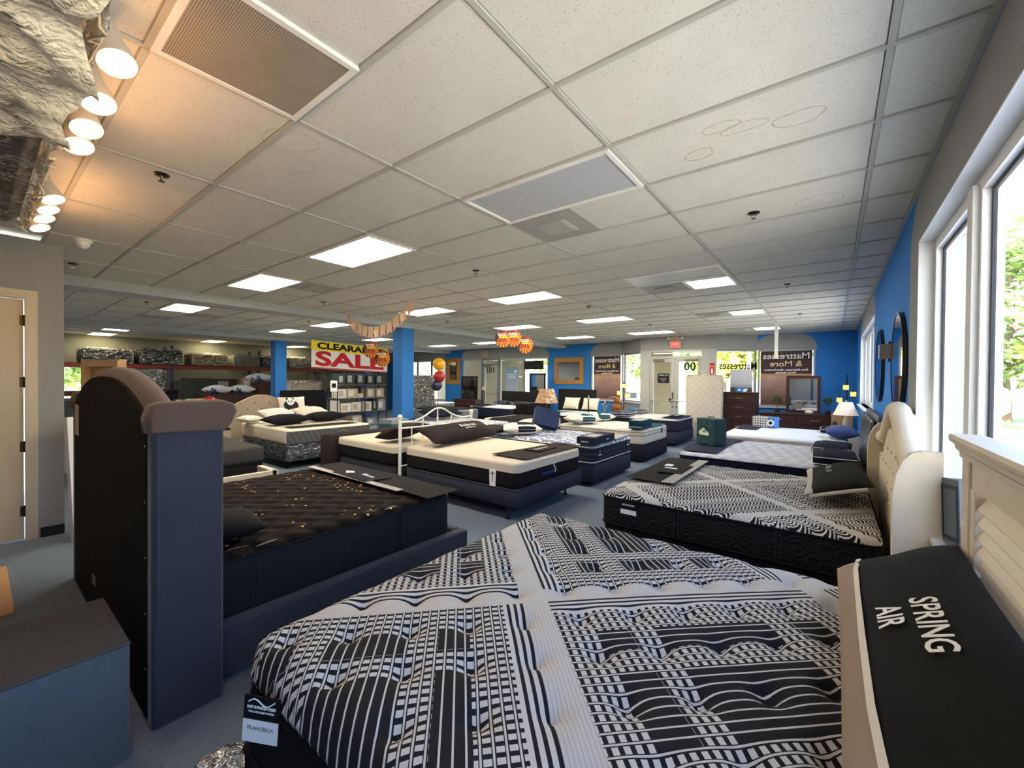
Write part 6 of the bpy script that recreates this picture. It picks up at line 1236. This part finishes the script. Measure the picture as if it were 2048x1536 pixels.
for k, (y, w_, h_, m_, l) in enumerate([(2.65, 1.15, .42, DKW, 'far left wrapped mattress on top of the pallet rack'), (4.0, 1.15, .50, DKW, 'tall dark wrapped stack on the pallet rack, second from left'), (5.4, 1.1, .40, fab('wrap_gold', 120, 104, 70), 'glossy golden wrapped mattress on the pallet rack'), (6.58, .85, .42, fab('wrap_gr', 110, 108, 96), 'grey wrapped bundle left of the storage column'), (7.62, .85, .42, DKW, 'dark wrapped bundle behind the storage column'), (8.9, 1.3, .42, fab('wrap_gr', 110, 108, 96), 'shiny wrapped bundle right of the storage column'), (10.6, 1.5, .40, fab('wrap_gr', 110, 108, 96), 'wrapped bundle behind the clearance banner')]):
    t = thing('wrapped_mattress', l, 'mattress', (-18.75, y, 2.098), 0, 'wrapped bundles on the pallet rack'); b = MB(); b.bbox(-.5, .5, -w_/2, w_/2, 0, h_, .03); part('body', b, m_, t); b = MB(); crumple_box(b, -.53, .54, -w_/2-.03, w_/2+.03, 0, h_+.04, .04, k+20, 10); part('plastic_wrap', b, FILM, t)
t = thing('standing_mattress', 'large dark mattress in plastic leaning under the pallet rack', 'mattress', (-17.95, 3.2, 0), 0, None, (0, .06, 0)); b = MB(); b.bbox(-.12, .12, -.75, .75, 0, 1.88, .06); part('body', b, fab('wrap_slate', 62, 66, 62), t); b = MB(); crumple_box(b, -.14, .14, -.78, .78, .01, 1.9, .03, 31, 12); part('plastic_wrap', b, FILM, t)
b = MB(); b.bbox(-.03, .03, -.55, .55, 0, 1.58, .01); single('leaning_board', b, fab('board_dark', 56, 60, 58), 'dark grey board standing under the pallet rack', 'board', (-17.6, 4.85, 0))
carton('brown carton with white label under the rack beam', -18.7, 5.1, 1.196, .75, .7, .42, mat('box_brown', rgb(64, 48, 40), .8), PRINTG); carton('dark carton right of the labelled brown carton', -18.7, 5.95, 1.196, .7, .7, .40, mat('box_brown'), PRINTG)
carton('half brown half white carton hung in the rack middle', -18.3, 6.6, 1.196, .42, .5, .44, mat('box_tan'), PRINT)
BAG = film_mat('bag_clear', .3, (.9, .92, .95, 1), .2, 20)
q = Mat('blue_white_print', rgb(190, 196, 206), .7); MATS['bwp'] = q; q.base(q.cmix(q.noise(6, 2).gt(.56), rgb(196, 200, 206), rgb(58, 74, 140)))
for k, (x, y, z, l) in enumerate([(-16.4, 5.05, 1.10, 'left bagged blue and white pillow by the storage racks'), (-16.4, 5.75, 1.10, 'right bagged blue and white pillow by the storage racks'), (-16.4, 6.35, 1.52, 'upper bagged blue and white pillow by the storage racks')]):
    pillow(l, .55, .75, .3, MATS['bwp'].m, (x, y, z), .1*k, seed=k, group='bagged pillows')
chest('dark low cabinet stacked with bagged pillows', -16.9, -15.9, 4.6, 6.2, 1.10, 2, 2, pulls=False, name='cabinet'); carton('dark carton under the upper bagged pillow', -16.4, 6.5, 0, .6, .8, 1.51, mat('box_brown'), mat('box_brown'))
t = thing('wrapped_loveseat', 'beige cartoned furniture in plastic left of the storage column', 'furniture', (-16.2, 7.55, .95)); b = MB(); b.bbox(-.35, .35, -.62, .75, 0, .55, .02); part('body', b, mat('box_beige', rgb(150, 136, 108), .8), t); b = MB(); b.bbox(-.36, .36, -.66, -.36, 0, .56, .01); part('end_panel', b, mat('box_cream', rgb(184, 174, 150), .8), t); b = MB(); crumple_box(b, -.38, .4, -.68, .8, 0, .6, .03, 44, 12); part('plastic_wrap', b, FILM, t)
carton('tall beige carton under the wrapped furniture', -16.2, 7.65, 0, 1.1, .6, .945, mat('box_beige', rgb(150, 136, 108), .8), mat('box_tan'))
for k, (y, l) in enumerate(((9.2, 'grey garment bag hanging under the rack, left'), (9.75, 'grey garment bag hanging under the rack, right'))):
    t = thing('garment_bag', l, 'bag', (-18.33, y, 1.02), 0, 'hanging garment bags'); b = MB(); b.loft([rr_ring(.10, .34, .04, 0), rr_ring(.14, .4, .05, .2), rr_ring(.12, .38, .05, .75), rr_ring(.05, .12, .02, .93)], True, True); part('bag', b, fab('bag_grey', 106, 100, 92), t); b = MB(); b.tube([(0, 0, .92), (0, 0, 1.0), (.05, 0, 1.02), (-.3, 0, .99)], .006, 5); part('hook', b, bk, t)
# table with red bowl and little boxes
t = thing('console_table', 'dark table with a red edge behind the velvet headboard', 'table', (-13.2, 3.3, 0)); b = MB(); b.bbox(-.3, .3, -.85, .75, .97, 1.0, .004); part('top', b, mat('table_red', rgb(120, 26, 30), .5), t)
for y in (-.8, .7):
    for x in (-.26, .26): b = MB(); b.box(x-.025, x+.025, y-.025, y+.025, 0, .97); part('leg', b, mat('black_wood'), t)
t = thing('red_bowl', 'glossy red bowl turned over on the dark table', 'bowl', (-13.1, 3.86, 1.001)); b = MB(); b.lathe([(.16, 0), (.165, .02), (.14, .1), (.08, .14), (.001, .15)], n=20); part('shell', b, mat('gloss_red', rgb(190, 24, 30), .15, spec=.7), t); b = MB(); b.lathe([(.168, 0), (.168, .012)], n=20); part('rim', b, mat('gloss_red'), t)
for k, (y, l, mm) in enumerate(((3.2, 'left small carton on the dark table', 'box_brown'), (3.42, 'middle small carton on the dark table', 'box_tan'), (3.62, 'right small carton on the dark table', 'box_tan'))): carton(l, -13.1, y, 1.001, .18, .16, .1, mat(mm), PRINT, 0, 'small cartons on the dark table')
# ---------------------------------------------------------------- outdoors
q = Mat('lawn_ground', rgb(110, 140, 70), .95); MATS['lawn'] = q; e = q.xyz(); q.base(q.cmix(q.noise(.35, 4).gt(.55), q.cmix(q.noise(8, 3), rgb(134, 146, 96), rgb(168, 172, 122)), q.cmix(q.noise(3, 3), rgb(168, 164, 122), rgb(200, 190, 158))))
b = MB(); b.box(-70, 60, YB+6, 70, -.3, -.12); b.box(12, 60, -40, YB+6, -.3, -.12); b.box(-70, 12, -40, -14, -.3, -.12); b.box(-70, -30, -14, YB+6, -.3, -.12); o = struct('ground_lawn', b, q.m)
b = MB(); b.box(-30, XF-.2, -14, YB+6, -.3, -.1); b.box(XW+.27, 12, -14, YB+6, -.3, -.1); b.box(XF-.2, XW+.27, YB+.31, YB+6, -.3, -.1); b.box(XF-.2, XW+.27, -14, YN-.41, -.3, -.1); struct('pavement', b, mat('concrete', rgb(208, 203, 192), .9, var=(2, .06, 30, .1)))
SID = Mat('cream_siding', rgb(226, 214, 176), .8); MATS['sid'] = SID; e = SID.xyz(); SID.bump((e[2]/.45).fr().lt(.04), -.6, .02); SID = SID.m
b = MB(); b.box(-5.32, -4.5, 15.1, 15.9, -.1, 3.4); struct('wall_porch_pier', b, SID)
b = MB(); b.box(-17.5, -11.6, 15.9, 16.1, -.1, 3.4); struct('wall_walkway', b, SID)
b = MB(); b.box(-24, 2, 16.8, 17.0, 2.75, 3.3); b.box(-24, 2, YB+.62, 16.8, 3.1, 3.3); struct('trim_3', b, mat('paint_white', rgb(214, 216, 216), .6))  # porch fascia, plus a roof slab added to shade the walkway wall and pier
for x in (-9.6, .3, -22): b = MB(); b.bbox(-.25, .25, -.25, .25, -.1, 2.75, .01); o = part('porch_column', b, mat('paint_white'), None, (x, 16.85, 0)); o['kind'] = 'structure'
def tree(x, y, h, r, label, seed, cols, n=1500, trunk=.18, low=.35):
    rnd = random.Random(seed); t = thing('tree', label, 'tree', (x, y, -.13), 0, 'trees outside'); m_ = Mat('leaves%d' % seed, cols[0], .7); m_.base(m_.cmix(m_.noise(1.6, 3), cols[0], cols[1]))
    b = MB(); b.tube([(0, 0, 0), (.1*rnd.uniform(-1, 1), .1, h*.3), (.2*rnd.uniform(-1, 1), 0, h*.62), (0, .1, h*.85)], [trunk, trunk*.8, trunk*.55, trunk*.25], 8)
    for k in range(6):
        a = rnd.uniform(0, 6.28); z = h*rnd.uniform(low, .75); b.tube([(0, 0, z), (r*.4*math.cos(a), r*.4*math.sin(a), z+.4), (r*.75*math.cos(a), r*.75*math.sin(a), z+.7)], [trunk*.35, trunk*.25, trunk*.1], 6)
    part('trunk', b, mat('bark', rgb(110, 92, 76), .9), t)
    b = MB(); cl = [(Vector((rnd.gauss(0, r*.42), rnd.gauss(0, r*.42), h*(low+(1-low)*rnd.random()))), rnd.uniform(.35, .7)*r*.55) for _ in range(26)]
    for k in range(n):
        c, cr = rnd.choice(cl); v = Vector((rnd.gauss(0, 1), rnd.gauss(0, 1), rnd.gauss(0, .7))).normalized()*cr*rnd.random()**.4+c
        d = Vector((rnd.uniform(-1, 1), rnd.uniform(-1, 1), rnd.uniform(-.6, .6))).normalized(); e2 = d.orthogonal().normalized(); s = rnd.uniform(.09, .22)*r/2.2
        b.add([v-d*s, v+e2*s*.5, v+d*s, v-e2*s*.5], [(0, 1, 2, 3)])
    part('foliage', b, m_.m, t)
G1, G2, Y1 = rgb(86, 124, 52), rgb(150, 178, 84), rgb(214, 204, 84)
tree(6.3, 29, 8.5, 3.0, 'tall pine beyond the near right window', 1, (rgb(84, 110, 56), rgb(160, 180, 96)), 2600, .2, .28)
tree(11, 34, 10, 4, 'broad tree far beyond the near right window', 2, (G1, G2), 1800)
tree(-6.2, 33, 7, 3.2, 'yellow green tree outside the left half of the glass doors', 3, (G2, Y1), 2200)
tree(-3.4, 23.5, 6.5, 2.8, 'yellow green tree outside the splayed window lettering', 4, (G2, Y1), 2200)
tree(-12.5, 38, 7.5, 3.2, 'green tree outside the narrow splayed window', 5, (G1, G2), 2000)
tree(.6, 33, 8, 3.4, 'green tree outside the right poster window', 6, (G1, G2), 2000)
tree(-20, 32, 8, 3.5, 'green tree beyond the porch on the left', 7, (G1, G2), 1800)
tree(-24.6, 1.9, 5, 2.2, 'leafy tree outside the storage window', 8, (G1, G2), 1800)
# white recreational vehicle and delivery van
wv = mat('vehicle_white', rgb(236, 236, 232), .35, spec=.5); dkg = mat('dark_glass', rgb(40, 46, 54), .15, spec=.7); ty = mat('tyre', rgb(26, 26, 26), .8)
def vehicle(x, y, L, Hh, label, name, stripes):
    t = thing(name, label, 'vehicle', (x, y, -.12)); o = [(-L/2, .45), (L/2-.3, .45), (L/2, .7), (L/2, 1.5), (L/2-.5, Hh*.7), (L/2-.6, Hh-.1), (L/2-.75, Hh), (-L/2+.1, Hh), (-L/2, Hh-.1)]
    b = MB(); b.prism(o, -1.1, 1.1, 'y'); part('body', b, wv, t)
    for k, xx in enumerate((-L*.3, 0, L*.22)): b = MB(); b.bbox(xx-.4, xx+.4, -1.115, -1.095, Hh*.55, Hh*.75, .005); part('window', b, dkg, t)
    for z0, z1, m_ in stripes: b = MB(); b.box(-L/2+.02, L/2-.35, -1.108, -1.1, z0, z1); part('stripe', b, m_, t)
    for xx in (-L*.32, L*.30):
        for s in (-1, 1): b = MB(); b.lathe([(.36, -.1), (.38, -.05), (.38, .05), (.36, .1), (.18, .11)], n=20, mtx=Matrix.Translation((xx, s*1.0, .38)) @ Matrix.Rotation(PI/2, 4, 'X')); part('wheel', b, ty, t)
    return t
vehicle(3.1, 25.5, 4.6, 2.7, 'white recreational vehicle parked beyond the near right window', 'motorhome', [(1.15, 1.2, mat('stripe_grey', rgb(150, 156, 160), .5))]); vehicle(8.9, 24.0, 6.0, 2.6, 'white van with blue and yellow bands beyond the near right window', 'delivery_van', [(1.0, 1.35, mat('band_blue', rgb(60, 70, 170), .5)), (.7, .95, mat('band_yellow', rgb(240, 190, 60), .5))])
vehicle(-8.6, 22.5, 4.4, 1.55, 'pale car parked outside the narrow splayed window', 'car', [(.7, .74, mat('stripe_grey'))])
b = MB(); b.lathe([(.09, 0), (.09, 6)], n=12); single('white_post', b, wv, 'white post standing outside the splayed window', 'post', (-2.9, 20.5, -.12))
